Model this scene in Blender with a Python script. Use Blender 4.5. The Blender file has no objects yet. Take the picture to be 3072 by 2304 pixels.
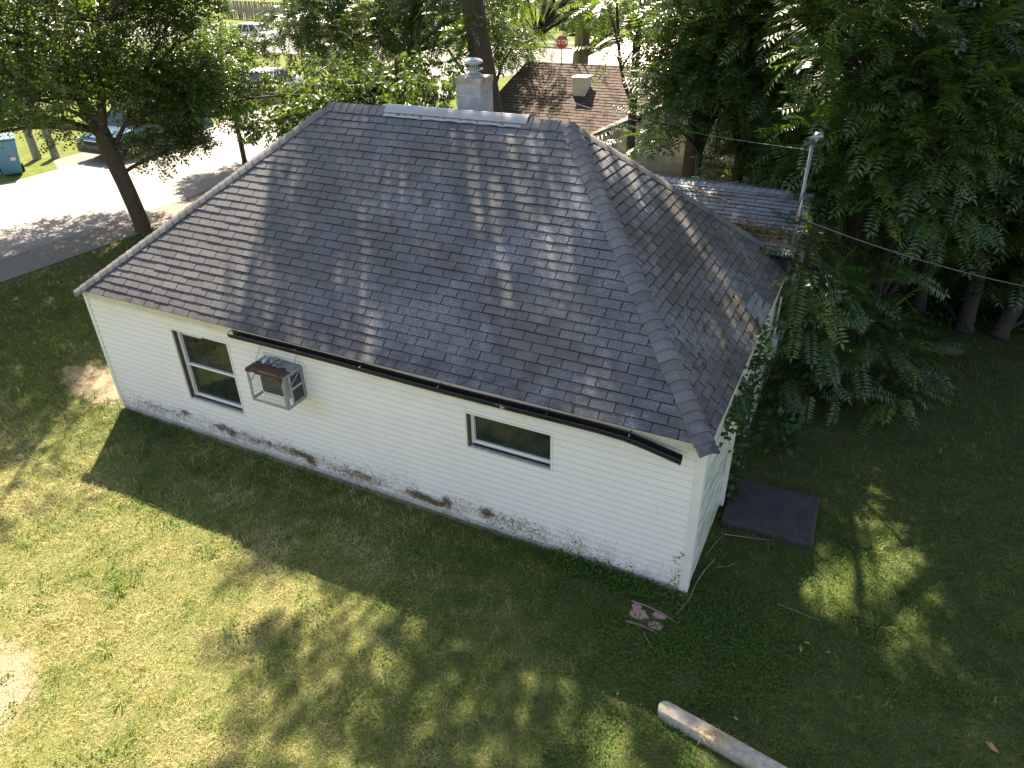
import bpy, math, random
import numpy as np
from mathutils import Vector, Matrix, Quaternion
rng = np.random.default_rng(7); random.seed(7)
sc = bpy.context.scene
C = sc.collection

# ------------------------------------------------------------------ camera
CAM = np.array([1.1148, -7.1728, 7.5666]); YAW, PITCH, ROLL, FPX = -0.4726, -0.5464, -0.0223, 2182.59
def cam_basis():
    d = np.array([math.sin(YAW)*math.cos(PITCH), math.cos(YAW)*math.cos(PITCH), math.sin(PITCH)])
    r = np.array([math.cos(YAW), -math.sin(YAW), 0.0]); u = np.cross(r, d)
    return r*math.cos(ROLL)+u*math.sin(ROLL), -r*math.sin(ROLL)+u*math.cos(ROLL), d
_r, _u, _d = cam_basis()
cd = bpy.data.cameras.new('camera'); cam = bpy.data.objects.new('camera', cd); C.objects.link(cam)
m = Matrix.Identity(4)
for i in range(3):
    m[i][0] = _r[i]; m[i][1] = _u[i]; m[i][2] = -_d[i]; m[i][3] = CAM[i]
cam.matrix_world = m
cd.sensor_width = 36; cd.lens = FPX/3072*36; cd.clip_start = .05; cd.clip_end = 2000
sc.camera = cam

# ------------------------------------------------------------------ light
SUNV = Vector((-.53, .71, 1.0)).normalized()
sun_el = math.asin(SUNV.z); sun_az = math.atan2(SUNV.x, SUNV.y)
w = bpy.data.worlds.new('World'); sc.world = w; w.use_nodes = True
nt = w.node_tree; bg = nt.nodes['Background']
sky = nt.nodes.new('ShaderNodeTexSky'); sky.sky_type = 'NISHITA'; sky.sun_disc = False
sky.sun_elevation = sun_el; sky.sun_rotation = sun_az
nt.links.new(sky.outputs[0], bg.inputs[0]); bg.inputs[1].default_value = 0.085
sd = bpy.data.lights.new('sun', 'SUN'); sd.energy = 5.0; sd.angle = math.radians(.55); sd.color = (1, .95, .86)
so = bpy.data.objects.new('sun', sd); C.objects.link(so); so.rotation_mode = 'QUATERNION'
so.rotation_quaternion = SUNV.to_track_quat('Z', 'Y')
sc.view_settings.view_transform = 'Standard'; sc.view_settings.look = 'None'
sc.view_settings.exposure = 1.85; sc.view_settings.gamma = 1
sc.view_settings.use_white_balance = True; sc.view_settings.white_balance_temperature = 7700; sc.view_settings.white_balance_tint = 16
sc.cycles.max_bounces = 6; sc.cycles.diffuse_bounces = 3; sc.cycles.transmission_bounces = 4; sc.cycles.transparent_max_bounces = 8
sc.cycles.use_adaptive_sampling = True

# ------------------------------------------------------------------ materials
def nodes(name):
    mt = bpy.data.materials.new(name); mt.use_nodes = True
    n = mt.node_tree; return mt, n, n.nodes['Principled BSDF']
def noise(n, scale, detail=4, vec=None, rough=.6, dist=0):
    t = n.nodes.new('ShaderNodeTexNoise'); t.inputs['Scale'].default_value = scale
    t.inputs['Detail'].default_value = detail; t.inputs['Roughness'].default_value = rough
    t.inputs['Distortion'].default_value = dist
    if vec is not None: n.links.new(vec, t.inputs['Vector'])
    return t
def coords(n, scale=(1, 1, 1)):
    tc = n.nodes.new('ShaderNodeTexCoord'); mp = n.nodes.new('ShaderNodeMapping')
    mp.inputs['Scale'].default_value = scale; n.links.new(tc.outputs['Object'], mp.inputs[0]); return mp.outputs[0]
def ramp(n, fac, stops):
    r = n.nodes.new('ShaderNodeValToRGB'); cr = r.color_ramp
    while len(cr.elements) < len(stops): cr.elements.new(.5)
    for e, (p, c) in zip(cr.elements, stops):
        e.position = p; e.color = (c[0], c[1], c[2], 1) if not isinstance(c, (int, float)) else (c, c, c, 1)
    n.links.new(fac, r.inputs[0]); return r.outputs[0]
def mix(n, fac, a, b, blend='MIX'):
    x = n.nodes.new('ShaderNodeMix'); x.data_type = 'RGBA'; x.blend_type = blend
    for s, v in ((x.inputs[0], fac), (x.inputs[6], a), (x.inputs[7], b)):
        if isinstance(v, (int, float)): s.default_value = v
        elif isinstance(v, tuple): s.default_value = (*v, 1)
        else: n.links.new(v, s)
    return x.outputs[2]
def mth(n, op, a, b=0.0):
    x = n.nodes.new('ShaderNodeMath'); x.operation = op
    for s, v in ((x.inputs[0], a), (x.inputs[1], b)):
        if isinstance(v, (int, float)): s.default_value = v
        else: n.links.new(v, s)
    return x.outputs[0]
def mrange(n, v, a, b, c=0.0, d=1.0):
    x = n.nodes.new('ShaderNodeMapRange'); n.links.new(v, x.inputs[0])
    for i, q in enumerate((a, b, c, d)): x.inputs[1+i].default_value = q
    return x.outputs[0]
def bump(n, p, h, strength=.3, dist=.01):
    b = n.nodes.new('ShaderNodeBump'); b.inputs['Strength'].default_value = strength; b.inputs['Distance'].default_value = dist
    n.links.new(h, b.inputs['Height']); n.links.new(b.outputs[0], p.inputs['Normal'])
def attr(n, name='tone'):
    a = n.nodes.new('ShaderNodeAttribute'); a.attribute_name = name; return a.outputs['Fac']
def setcol(n, p, c): 
    if isinstance(c, tuple): p.inputs['Base Color'].default_value = (*c, 1)
    else: n.links.new(c, p.inputs['Base Color'])
def plain(name, c1, c2=None, scale=8, rough=.7, metal=0.0, bmp=0.0, bscale=None, detail=5, stretch=(1, 1, 1), spec=.5):
    mt, n, p = nodes(name)
    v = coords(n, stretch)
    c2 = c2 or tuple(x*.7 for x in c1)
    t = noise(n, scale, detail, v)
    setcol(n, p, ramp(n, t.outputs[0], [(.3, c1), (.7, c2)]))
    p.inputs['Roughness'].default_value = rough; p.inputs['Metallic'].default_value = metal
    p.inputs['Specular IOR Level'].default_value = spec
    if bmp:
        t2 = noise(n, bscale or scale*4, 4, v); bump(n, p, t2.outputs[0], bmp)
    return mt
def leafmat(name, stops, rough=.38, trans=.35, spec=.5, tcol=(.24, .40, .03), coat=0.0):
    mt, n, p = nodes(name)
    a = attr(n); col = ramp(n, a, stops)
    setcol(n, p, col); p.inputs['Roughness'].default_value = rough; p.inputs['Specular IOR Level'].default_value = spec
    tr = n.nodes.new('ShaderNodeBsdfTranslucent')
    n.links.new(mix(n, .6, col, tcol), tr.inputs[0]); p.inputs['Coat Weight'].default_value = coat; p.inputs['Coat Roughness'].default_value = .28; p.inputs['Coat IOR'].default_value = 1.6
    ms = n.nodes.new('ShaderNodeMixShader'); ms.inputs[0].default_value = trans
    n.links.new(p.outputs[0], ms.inputs[1]); n.links.new(tr.outputs[0], ms.inputs[2])
    n.links.new(ms.outputs[0], n.nodes['Material Output'].inputs[0]); return mt

def shingle_mat(name, stops, moss=0.0, light=(.28, .32, .36), lamt=.8):
    mt, n, p = nodes(name)
    v = coords(n)
    tone = attr(n)
    base = ramp(n, tone, stops)
    gr = noise(n, 260, 2, v); base = mix(n, .8, base, ramp(n, gr.outputs[0], [(.32, .35), (.68, 1.8)]), 'MULTIPLY')
    big = noise(n, .9, 4, v, dist=.6)
    sx = n.nodes.new('ShaderNodeSeparateXYZ'); n.links.new(v, sx.inputs[0])
    xm = mrange(n, sx.outputs[0], -8, -3.5)
    lf = mth(n, 'MULTIPLY', ramp(n, big.outputs[0], [(.42, 0.0), (.62, 1.0)]), xm)
    sp = noise(n, 45, 3, v); lf2 = mth(n, 'MULTIPLY', lf, ramp(n, sp.outputs[0], [(.45, .15), (.6, 1.0)]))
    base = mix(n, mth(n, 'MULTIPLY', lf2, lamt), base, light)
    base = mix(n, mth(n, 'MULTIPLY', mrange(n, sx.outputs[2], 3.5, 5.2), ramp(n, noise(n, 1.6, 4, v).outputs[0], [(.3, .2), (.65, .6)])), base, (.215, .215, .22))
    stn = noise(n, 2.2, 5, v); base = mix(n, ramp(n, stn.outputs[0], [(.5, 0.0), (.75, .45)]), base, (.045, .045, .05))
    # dark algae along the eave edge
    em = mth(n, 'MULTIPLY', mrange(n, sx.outputs[2], 2.85, 2.5), ramp(n, noise(n, 3.5, 5, v).outputs[0], [(.35, 0.0), (.6, .75)]))
    base = mix(n, em, base, (.035, .035, .04))
    if moss:
        mo = noise(n, 9, 4, v); lo = mth(n, 'MULTIPLY', ramp(n, mo.outputs[0], [(.6, 0.0), (.66, 1.0)]), mrange(n, sx.outputs[2], 4.2, 2.9))
        base = mix(n, mth(n, 'MULTIPLY', lo, moss), base, (.10, .075, .02))
    setcol(n, p, base); p.inputs['Roughness'].default_value = .85; p.inputs['Specular IOR Level'].default_value = .35
    bump(n, p, gr.outputs[0], .5, .004); return mt

def siding_mat(name, green=0.0, dirt=1.0, c=(.87, .84, .80)):
    mt, n, p = nodes(name); v = coords(n)
    sx = n.nodes.new('ShaderNodeSeparateXYZ'); n.links.new(v, sx.inputs[0]); z = sx.outputs[2]
    base = mix(n, ramp(n, noise(n, .8, 4, v).outputs[0], [(.35, 0.0), (.7, .5)]), c, tuple(q*.9 for q in c))
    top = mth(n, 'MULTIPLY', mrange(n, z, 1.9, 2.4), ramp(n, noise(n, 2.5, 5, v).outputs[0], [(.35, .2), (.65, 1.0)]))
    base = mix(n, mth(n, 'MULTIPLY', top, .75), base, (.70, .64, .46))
    if dirt:
        h = mrange(n, z, .75, .12)
        sp = noise(n, 38, 6, v, .75); thr = mth(n, 'ADD', sp.outputs[0], mth(n, 'MULTIPLY', h, .13))
        lg = noise(n, 1.7, 3, v); thr = mth(n, 'ADD', thr, mth(n, 'MULTIPLY', mth(n, 'SUBTRACT', lg.outputs[0], .5), .30))
        msk = mrange(n, thr, .635, .70); msk = mth(n, 'MULTIPLY', msk, mrange(n, z, .95, .6))
        base = mix(n, mth(n, 'MULTIPLY', msk, .85*dirt), base, (.20, .13, .06))
        gm = mth(n, 'MULTIPLY', mrange(n, z, .55, .05), ramp(n, noise(n, 5, 6, v).outputs[0], [(.38, 0.0), (.66, .7)]))
        base = mix(n, gm, base, (.40, .33, .22))
        st = noise(n, 150, 2, v); base = mix(n, mth(n, 'MULTIPLY', ramp(n, st.outputs[0], [(.70, 0.0), (.73, .8)]), mrange(n, z, 1.3, .3)), base, (.25, .17, .09))
        # rusty runs below the cage
        dx = mth(n, 'ABSOLUTE', mth(n, 'ADD', sx.outputs[0], 6.05)); rr = mth(n, 'MULTIPLY', mrange(n, dx, .38, .05), mrange(n, mth(n, 'ABSOLUTE', mth(n, 'ADD', z, -1.38)), .3, .05))
        base = mix(n, mth(n, 'MULTIPLY', rr, .45), base, (.74, .60, .33))
    if green:
        vs = coords(n, (1, .55, 5)); g = noise(n, 2.4, 7, vs, .72)
        gm = ramp(n, g.outputs[0], [(.42, 0.0), (.60, 1.0)]); gm = mth(n, 'MULTIPLY', gm, mrange(n, z, 2.6, 1.6, .25, 1.0))
        base = mix(n, mth(n, 'MULTIPLY', gm, green), base, (.24, .28, .06))
    setcol(n, p, base); p.inputs['Roughness'].default_value = .55; return mt

M = {}
M['shingle'] = shingle_mat('roof_shingles', [(0, (.074, .076, .079)), (.5, (.106, .107, .109)), (1, (.148, .147, .146))], moss=0)
M['shingle_end'] = shingle_mat('roof_shingles_end', [(0, (.078, .074, .070)), (.5, (.108, .102, .095)), (1, (.145, .136, .125))], moss=.9)
M['cap'] = shingle_mat('cap_shingles', [(0, (.105, .105, .108)), (1, (.185, .183, .18))], lamt=.3)
M['shingle_pale'] = shingle_mat('rear_shingles', [(0, (.24, .26, .29)), (1, (.33, .36, .40))], lamt=.3)
M['underlay_butt_shade'] = plain('roof_underlay_and_butt_shade', (.012, .012, .013), rough=.9)
M['brownsh'] = None
mt, n, p = nodes('brown_shingles'); v = coords(n); br = n.nodes.new('ShaderNodeTexBrick')
mp = n.nodes.new('ShaderNodeMapping'); n.links.new(v, mp.inputs[0]); n.links.new(mp.outputs[0], br.inputs[0])
br.inputs['Scale'].default_value = 1; br.inputs['Brick Width'].default_value = .34; br.inputs['Row Height'].default_value = .13
br.inputs['Mortar Size'].default_value = .008; br.inputs['Color1'].default_value = (.17, .115, .08, 1); br.inputs['Color2'].default_value = (.115, .078, .055, 1); br.inputs['Mortar'].default_value = (.035, .025, .02, 1)
setcol(n, p, mix(n, .5, br.outputs[0], ramp(n, noise(n, 3, 6, v).outputs[0], [(.3, .6), (.7, 1.3)]), 'MULTIPLY')); p.inputs['Roughness'].default_value = .9
bump(n, p, br.outputs[1], -.6, .01); M['brownsh'] = mt
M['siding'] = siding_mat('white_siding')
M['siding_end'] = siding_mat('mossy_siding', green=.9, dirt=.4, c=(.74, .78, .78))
M['siding_grey'] = siding_mat('grey_green_siding', dirt=0, c=(.09, .11, .11))
M['siding_tan'] = siding_mat('tan_siding', dirt=0, c=(.12, .115, .085))
M['trim'] = plain('white_trim', (.80, .79, .74), (.74, .72, .66), 3, .5)
M['vinyl'] = plain('white_vinyl', (.82, .82, .80), (.76, .76, .73), 4, .4)
M['cream'] = plain('cream_fascia', (.66, .62, .48), (.56, .51, .38), 4, .6)
M['jamb'] = plain('weathered_wood_jamb', (.12, .075, .05), (.07, .045, .03), 20, .8)
M['sill'] = plain('grimy_sill', (.48, .46, .42), (.20, .17, .14), 25, .8)
M['gutter'] = plain('dark_gutter', (.022, .017, .014), (.01, .009, .008), 9, .45)
M['galv'] = plain('galvanised_steel', (.36, .40, .42), (.26, .29, .31), 7, .5, .5)
M['rust'] = plain('rusty_steel', (.10, .038, .024), (.055, .024, .018), 14, .85, bmp=.3)
M['acfin'] = plain('condenser_fins', (.015, .045, .032), (.01, .025, .02), 60, .4)
M['acbody'] = plain('air_conditioner_casing', (.50, .50, .48), (.40, .40, .38), 5, .5)
M['block'] = plain('concrete_block', (.43, .44, .45), (.25, .27, .29), 5, .9, bmp=.4, bscale=60, detail=8)
M['mortar'] = plain('mortar', (.55, .55, .53), (.42, .42, .41), 20, .9)
M['cap_rust'] = plain('stained_crown', (.45, .45, .44), (.25, .11, .05), 6, .8)
M['alu'] = plain('pale_aluminium', (.42, .44, .45), (.34, .36, .37), 5, .35, .3)
M['found'] = plain('painted_foundation', (.64, .61, .56), (.45, .40, .35), 6, .8)
M['slab'] = plain('dark_concrete', (.062, .061, .058), (.032, .032, .031), 5, .75, bmp=.3, bscale=90, detail=8)
M['concrete'] = plain('pitted_concrete', (.52, .46, .36), (.28, .25, .20), 14, .95, bmp=.6, bscale=60, detail=8)
M['paver'] = plain('pink_paver', (.50, .29, .25), (.36, .21, .18), 8, .9)
M['barkd'] = plain('dark_bark', (.085, .065, .045), (.035, .027, .02), 5, .95, bmp=1.0, bscale=14, stretch=(6, 6, 1))
M['barkg'] = plain('grey_bark', (.055, .048, .04), (.028, .025, .021), 6, .95, bmp=.8, bscale=18, stretch=(5, 5, 1))
M['stick'] = plain('bleached_stick', (.30, .25, .19), (.17, .14, .10), 12, .9)
M['straw'] = plain('straw', (.50, .38, .20), (.36, .26, .13), 12, .9)
M['paleleaf'] = plain('pale_dry_leaf', (.48, .43, .33), (.36, .31, .23), 14, .8)
M['dry'] = plain('dry_leaf', (.40, .26, .12), (.25, .15, .07), 12, .9)
M['moss'] = plain('brown_moss', (.085, .06, .015), (.05, .04, .012), 20, 1, bmp=.8)
M['road'] = plain('pale_road', (.29, .27, .25), (.24, .225, .21), .7, .85, bmp=.2, bscale=60, detail=9)
M['gravel'] = plain('pale_gravel', (.28, .255, .215), (.13, .115, .09), 30, .95, bmp=.8, bscale=50, detail=8)
M['walk'] = plain('sidewalk', (.32, .30, .27), (.24, .225, .20), 2, .9)
M['dirtp'] = plain('bare_dirt', (.30, .23, .16), (.17, .13, .09), 6, .95, bmp=.6, bscale=40, detail=8)
M['wood'] = plain('weathered_wood', (.34, .31, .27), (.17, .15, .13), 4, .9, stretch=(5, 5, .5))
M['black'] = plain('black_rubber', (.012, .012, .012), (.02, .02, .02), 9, .7)
M['rim'] = plain('alloy_rim', (.42, .42, .42), (.3, .3, .3), 9, .3, .6)
M['blue'] = plain('blue_plastic', (.075, .24, .40), (.06, .19, .33), 3, .5)
M['teal'] = plain('teal_car_paint', (.035, .12, .17), (.03, .10, .14), 3, .25, .4)
M['carwhite'] = plain('white_car_paint', (.75, .76, .78), (.7, .7, .72), 3, .2)
M['cardark'] = plain('charcoal_car_paint', (.03, .032, .035), (.025, .025, .03), 3, .25)
M['bumper'] = plain('grey_bumper', (.06, .065, .07), (.05, .05, .055), 9, .6)
M['lamp'] = plain('headlight_lens', (.6, .6, .58), (.5, .5, .5), 9, .1)
M['redsign'] = plain('red_sign', (.42, .03, .02), (.36, .03, .02), 4, .5)
M['white'] = plain('white_paint', (.8, .8, .8), (.74, .74, .74), 4, .5)
M['purple'] = plain('purple_notice', (.06, .02, .12), (.05, .02, .1), 4, .5)
M['yellow'] = plain('yellow_paint', (.6, .40, .06), (.5, .34, .05), 4, .5)
M['brick'] = plain('brown_brick', (.20, .12, .07), (.11, .07, .045), 9, .9)
M['metalroof'] = plain('red_streaked_metal_roof', (.50, .46, .45), (.36, .16, .12), .8, .4, .2)
M['pipe'] = plain('steel_conduit', (.34, .35, .36), (.25, .26, .27), 6, .35, .75)
M['wire'] = plain('black_cable', (.02, .02, .022), (.03, .03, .03), 6, .5)
M['wirel'] = plain('grey_cable', (.22, .24, .27), (.15, .16, .18), 6, .5, .3)
M['darkin'] = plain('dark_interior', (.03, .028, .022), (.015, .014, .012), 3, .9)
M['peach'] = plain('peach_plaster', (.45, .30, .22), (.35, .23, .17), 7, .8)
M['pvc'] = plain('clear_plastic', (.6, .63, .66), (.5, .52, .55), 7, .15)
mt, n, p = nodes('window_glass'); p.inputs['Base Color'].default_value = (.012, .016, .012, 1); p.inputs['Roughness'].default_value = .04
p.inputs['IOR'].default_value = 1.45; p.inputs['Specular IOR Level'].default_value = .5
v = coords(n); dn = noise(n, 3.5, 7, v, .7); n.links.new(ramp(n, dn.outputs[0], [(.35, (.012, .018, .013)), (.75, (.05, .062, .048))]), p.inputs['Base Color'])
n.links.new(ramp(n, dn.outputs[0], [(.4, .03), (.7, .16)]), p.inputs['Roughness']); M['glass'] = mt
mt, n, p = nodes('car_glass'); p.inputs['Base Color'].default_value = (.02, .03, .035, 1); p.inputs['Roughness'].default_value = .05; M['carglass'] = mt

GREEN = [(0, (.016, .040, .010)), (.5, (.034, .080, .014)), (.85, (.075, .145, .022)), (1, (.18, .21, .03))]
M['leaf_heart'] = leafmat('heart_leaf', GREEN, .33, .36, coat=.2)
M['leaf_mulb'] = leafmat('drooping_leaf', [(0, (.015, .040, .010)), (.6, (.034, .082, .015)), (1, (.10, .17, .025))], .36, .32, coat=.2)
M['leaf_ail'] = leafmat('pinnate_leaf', [(0, (.022, .055, .014)), (.5, (.055, .120, .030)), (.8, (.10, .19, .045)), (1, (.19, .27, .04))], .30, .38, .6, coat=.35)
M['leaf_yel'] = leafmat('yellow_green_leaf', [(0, (.035, .075, .012)), (.6, (.075, .13, .018)), (1, (.16, .20, .03))], .45, .4)
M['clover'] = leafmat('clover_leaf', [(0, (.02, .06, .012)), (.7, (.05, .12, .02)), (1, (.09, .17, .03))], .7, .25, .15)
M['leaf_vine'] = leafmat('vine_leaf', [(0, (.012, .04, .012)), (1, (.03, .09, .02))], .4, .3)
M['grass'] = leafmat('grass_blades', [(0, (.020, .055, .010)), (.28, (.048, .115, .016)), (.52, (.13, .21, .028)), (.74, (.30, .32, .075)), (1, (.58, .48, .24))], .55, .3, .3, (.3, .38, .05))
# lawn soil sheet
mt, n, p = nodes('lawn_soil'); v = coords(n)
g1 = noise(n, 30, 8, v, .75); g2 = noise(n, .45, 4, v); 
c = ramp(n, g1.outputs[0], [(.3, (.03, .045, .014)), (.5, (.07, .09, .025)), (.68, (.16, .14, .06))])
sxx = n.nodes.new('ShaderNodeSeparateXYZ'); n.links.new(v, sxx.inputs[0])
wst = mth(n, 'MULTIPLY', mrange(n, sxx.outputs[0], 0, -5), mrange(n, sxx.outputs[1], .2, -2.0))
c = mix(n, mth(n, 'MULTIPLY', wst, ramp(n, g2.outputs[0], [(.3, .45), (.65, .9)])), c, ramp(n, g1.outputs[0], [(.3, (.06, .08, .02)), (.6, (.22, .22, .08))]))
far = n.nodes.new('ShaderNodeSeparateXYZ'); n.links.new(v, far.inputs[0])
ff = mrange(n, far.outputs[0], -17, -22); ffy = mrange(n, far.outputs[1], 14, 20)
fm = mth(n, 'MAXIMUM', ff, ffy)
c = mix(n, fm, c, ramp(n, noise(n, 4, 8, v).outputs[0], [(.3, (.07, .10, .015)), (.7, (.14, .17, .03))]))
en = noise(n, 5, 6, v, .7); fine = noise(n, 45, 6, v, .7); dcol = ramp(n, fine.outputs[0], [(.3, (.14, .11, .07)), (.5, (.28, .225, .145)), (.7, (.44, .37, .23))])
def ell(cx, cy, a, b):
    dx = mth(n, 'DIVIDE', mth(n, 'ADD', sxx.outputs[0], -cx), a); dy = mth(n, 'DIVIDE', mth(n, 'ADD', sxx.outputs[1], -cy), b)
    d = mth(n, 'ADD', mth(n, 'ADD', mth(n, 'MULTIPLY', dx, dx), mth(n, 'MULTIPLY', dy, dy)), mth(n, 'MULTIPLY', mth(n, 'SUBTRACT', en.outputs[0], .5), 2.6))
    return mrange(n, d, 1.25, .85)
mk = mth(n, 'MAXIMUM', ell(-7.5, -5.2, 1.0, .75), mth(n, 'MAXIMUM', ell(-12.0, .45, 1.05, .62), mth(n, 'MAXIMUM', ell(-6.2, 0.0, 4.8, .08), ell(3.0, 9.0, .5, .25))))
c = mix(n, mk, c, dcol)
setcol(n, p, c); p.inputs['Roughness'].default_value = .95; p.inputs['Specular IOR Level'].default_value = .2; bump(n, p, g1.outputs[0], .7, .03); M['soil'] = mt
# road cracks
n = M['road'].node_tree; p = n.nodes['Principled BSDF']; src = p.inputs['Base Color'].links[0].from_socket
vo = n.nodes.new('ShaderNodeTexVoronoi'); vo.feature = 'DISTANCE_TO_EDGE'; vo.inputs['Scale'].default_value = .28
vv = coords(n); nz = noise(n, 1.2, 5, vv); 
vm = n.nodes.new('ShaderNodeVectorMath'); vm.operation = 'ADD'; n.links.new(vv, vm.inputs[0])
vs = n.nodes.new('ShaderNodeVectorMath'); vs.operation = 'SCALE'; vs.inputs[3].default_value = .9; n.links.new(nz.outputs[1], vs.inputs[0]); n.links.new(vs.outputs[0], vm.inputs[1])
n.links.new(vm.outputs[0], vo.inputs['Vector'])
n.links.new(mix(n, mrange(n, vo.outputs[0], .006, .001, 0, .55), src, (.2, .18, .16)), p.inputs['Base Color'])

# ------------------------------------------------------------------ mesh helpers
def tag(o, label=None, cat=None, group=None, kind=None):
    if label: o['label'] = label
    if cat: o['category'] = cat
    if group: o['group'] = group
    if kind: o['kind'] = kind
    return o
def empty(name, loc, label, cat, group=None):
    o = bpy.data.objects.new(name, None); C.objects.link(o); o.location = loc; o.empty_display_size = .2
    return tag(o, label, cat, group)
def link(o, parent=None):
    C.objects.link(o)
    if parent is not None:
        o.parent = parent
        bpy.context.view_layer.update() if False else None
        o.matrix_parent_inverse = Matrix.Translation(parent.location).inverted() if parent.parent is None else \
            Matrix.Identity(4)
    return o
class MB:
    def __init__(s): s.v = []; s.f = []; s.m = []; s.t = []
    def add(s, vs, fs, mi=0, tone=None):
        b = len(s.v); s.v += [tuple(map(float, q)) for q in vs]
        s.t += [tone if tone is not None else .5]*len(vs)
        for f in fs: s.f.append(tuple(b+i for i in f)); s.m.append(mi)
    def box(s, x0, y0, z0, x1, y1, z1, mi=0, bev=0):
        vs = [(x, y, z) for x in (x0, x1) for y in (y0, y1) for z in (z0, z1)]
        s.add(vs, [(0, 1, 3, 2), (4, 6, 7, 5), (0, 4, 5, 1), (2, 3, 7, 6), (0, 2, 6, 4), (1, 5, 7, 3)], mi)
    def obox(s, o, a, b, c, mi=0):
        o, a, b, c = map(np.array, (o, a, b, c))
        vs = [o+i*a+j*b+k*c for i in (0, 1) for j in (0, 1) for k in (0, 1)]
        s.add(vs, [(0, 1, 3, 2), (4, 6, 7, 5), (0, 4, 5, 1), (2, 3, 7, 6), (0, 2, 6, 4), (1, 5, 7, 3)], mi)
    def bar(s, p, q, w, h=None, up=(0, 0, 1), mi=0):
        h = h or w; p, q, up = map(lambda a: np.array(a, float), (p, q, up)); d = q-p
        dn = d/np.linalg.norm(d); sd_ = np.cross(dn, up)
        if np.linalg.norm(sd_) < 1e-4: sd_ = np.cross(dn, (1, 0, 0))
        sd_ /= np.linalg.norm(sd_); u2 = np.cross(sd_, dn)
        s.obox(p-sd_*w/2-u2*h/2, d, sd_*w, u2*h, mi)
    def tube(s, pts, rad, seg=8, mi=0, wob=0, caps=True, tone=None):
        pts = [np.array(q, float) for q in pts]; n = len(pts); rings = []
        ref = np.array((.13, .2, 1.0)); 
        for i, q in enumerate(pts):
            d = pts[min(i+1, n-1)]-pts[max(i-1, 0)]; d = d/(np.linalg.norm(d)+1e-9)
            a = np.cross(d, ref) if abs(d[2]) < .95 else np.cross(d, (0, 1, .1)); a /= np.linalg.norm(a); b = np.cross(d, a)
            r = rad[i] if hasattr(rad, '__len__') else rad
            rings.append([q+(a*math.cos(t)+b*math.sin(t))*r*(1+wob*math.sin(t*3+i*.35)+wob*.6*math.sin(t*5+1-i*.2)) for t in [2*math.pi*k/seg for k in range(seg)]])
        vs = [x for rr in rings for x in rr]; fs = []
        for i in range(n-1):
            for k in range(seg): fs.append((i*seg+k, i*seg+(k+1) % seg, (i+1)*seg+(k+1) % seg, (i+1)*seg+k))
        if caps: fs += [tuple(range(seg))[::-1], tuple((n-1)*seg+k for k in range(seg))]
        s.add(vs, fs, mi, tone)
    def lathe(s, c, prof, seg=20, mi=0):
        vs = []; fs = []
        for r, z in prof:
            vs += [(c[0]+r*math.cos(2*math.pi*k/seg), c[1]+r*math.sin(2*math.pi*k/seg), c[2]+z) for k in range(seg)]
        for i in range(len(prof)-1):
            for k in range(seg): fs.append((i*seg+k, i*seg+(k+1) % seg, (i+1)*seg+(k+1) % seg, (i+1)*seg+k))
        fs += [tuple(range(seg))[::-1], tuple((len(prof)-1)*seg+k for k in range(seg))]
        s.add(vs, fs, mi)
    def prism(s, poly, off, mi=0):
        n = len(poly); off = np.array(off); vs = [np.array(q, float) for q in poly]+[np.array(q, float)+off for q in poly]
        s.add(vs, [tuple(range(n))[::-1], tuple(range(n, 2*n))]+[(i, (i+1) % n, n+(i+1) % n, n+i) for i in range(n)], mi)
    def build(s, name, mats, parent=None, smooth=False, bevel=0):
        me = bpy.data.meshes.new(name); me.from_pydata(s.v, [], s.f); me.update()
        for mm in (mats if isinstance(mats, list) else [mats]): me.materials.append(mm)
        me.polygons.foreach_set('material_index', s.m)
        at = me.attributes.new('tone', 'FLOAT', 'POINT'); at.data.foreach_set('value', s.t)
        if smooth: me.polygons.foreach_set('use_smooth', [True]*len(s.f))
        o = bpy.data.objects.new(name, me); link(o, parent)
        if bevel:
            b = o.modifiers.new('bevel', 'BEVEL'); b.width = bevel; b.segments = 2; b.limit_method = 'ANGLE'
        return o
def tri_obj(name, V, F, tone, mt, parent=None):
    V = np.ascontiguousarray(V, np.float32); F = np.ascontiguousarray(F, np.int32)
    me = bpy.data.meshes.new(name); me.vertices.add(len(V)); me.vertices.foreach_set('co', V.ravel())
    me.loops.add(F.size); me.loops.foreach_set('vertex_index', F.ravel())
    me.polygons.add(len(F)); me.polygons.foreach_set('loop_start', np.arange(0, F.size, 3, dtype=np.int32))
    me.polygons.foreach_set('loop_total', np.full(len(F), 3, np.int32)); me.update(calc_edges=True)
    at = me.attributes.new('tone', 'FLOAT', 'POINT'); at.data.foreach_set('value', np.ascontiguousarray(tone, np.float32))
    me.materials.append(mt); o = bpy.data.objects.new(name, me); link(o, parent); return o
def vnoise(x, y, s, seed=0):
    """smooth 2-D value noise in numpy"""
    x = x/s+seed*17.3; y = y/s+seed*9.1; xi = np.floor(x).astype(int); yi = np.floor(y).astype(int); fx = x-xi; fy = y-yi
    fx = fx*fx*(3-2*fx); fy = fy*fy*(3-2*fy)
    h = lambda a, b: np.modf(np.abs(np.sin(a*127.1+b*311.7+seed*7.7)*43758.5453))[0]
    return (h(xi, yi)*(1-fx)+h(xi+1, yi)*fx)*(1-fy)+(h(xi, yi+1)*(1-fx)+h(xi+1, yi+1)*fx)*fy
def hz(x):
    t = np.clip((-11.6-np.asarray(x, float))/5.4, 0, 1); return .9*t*t*(3-2*t)
ROADZ = .9

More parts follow.
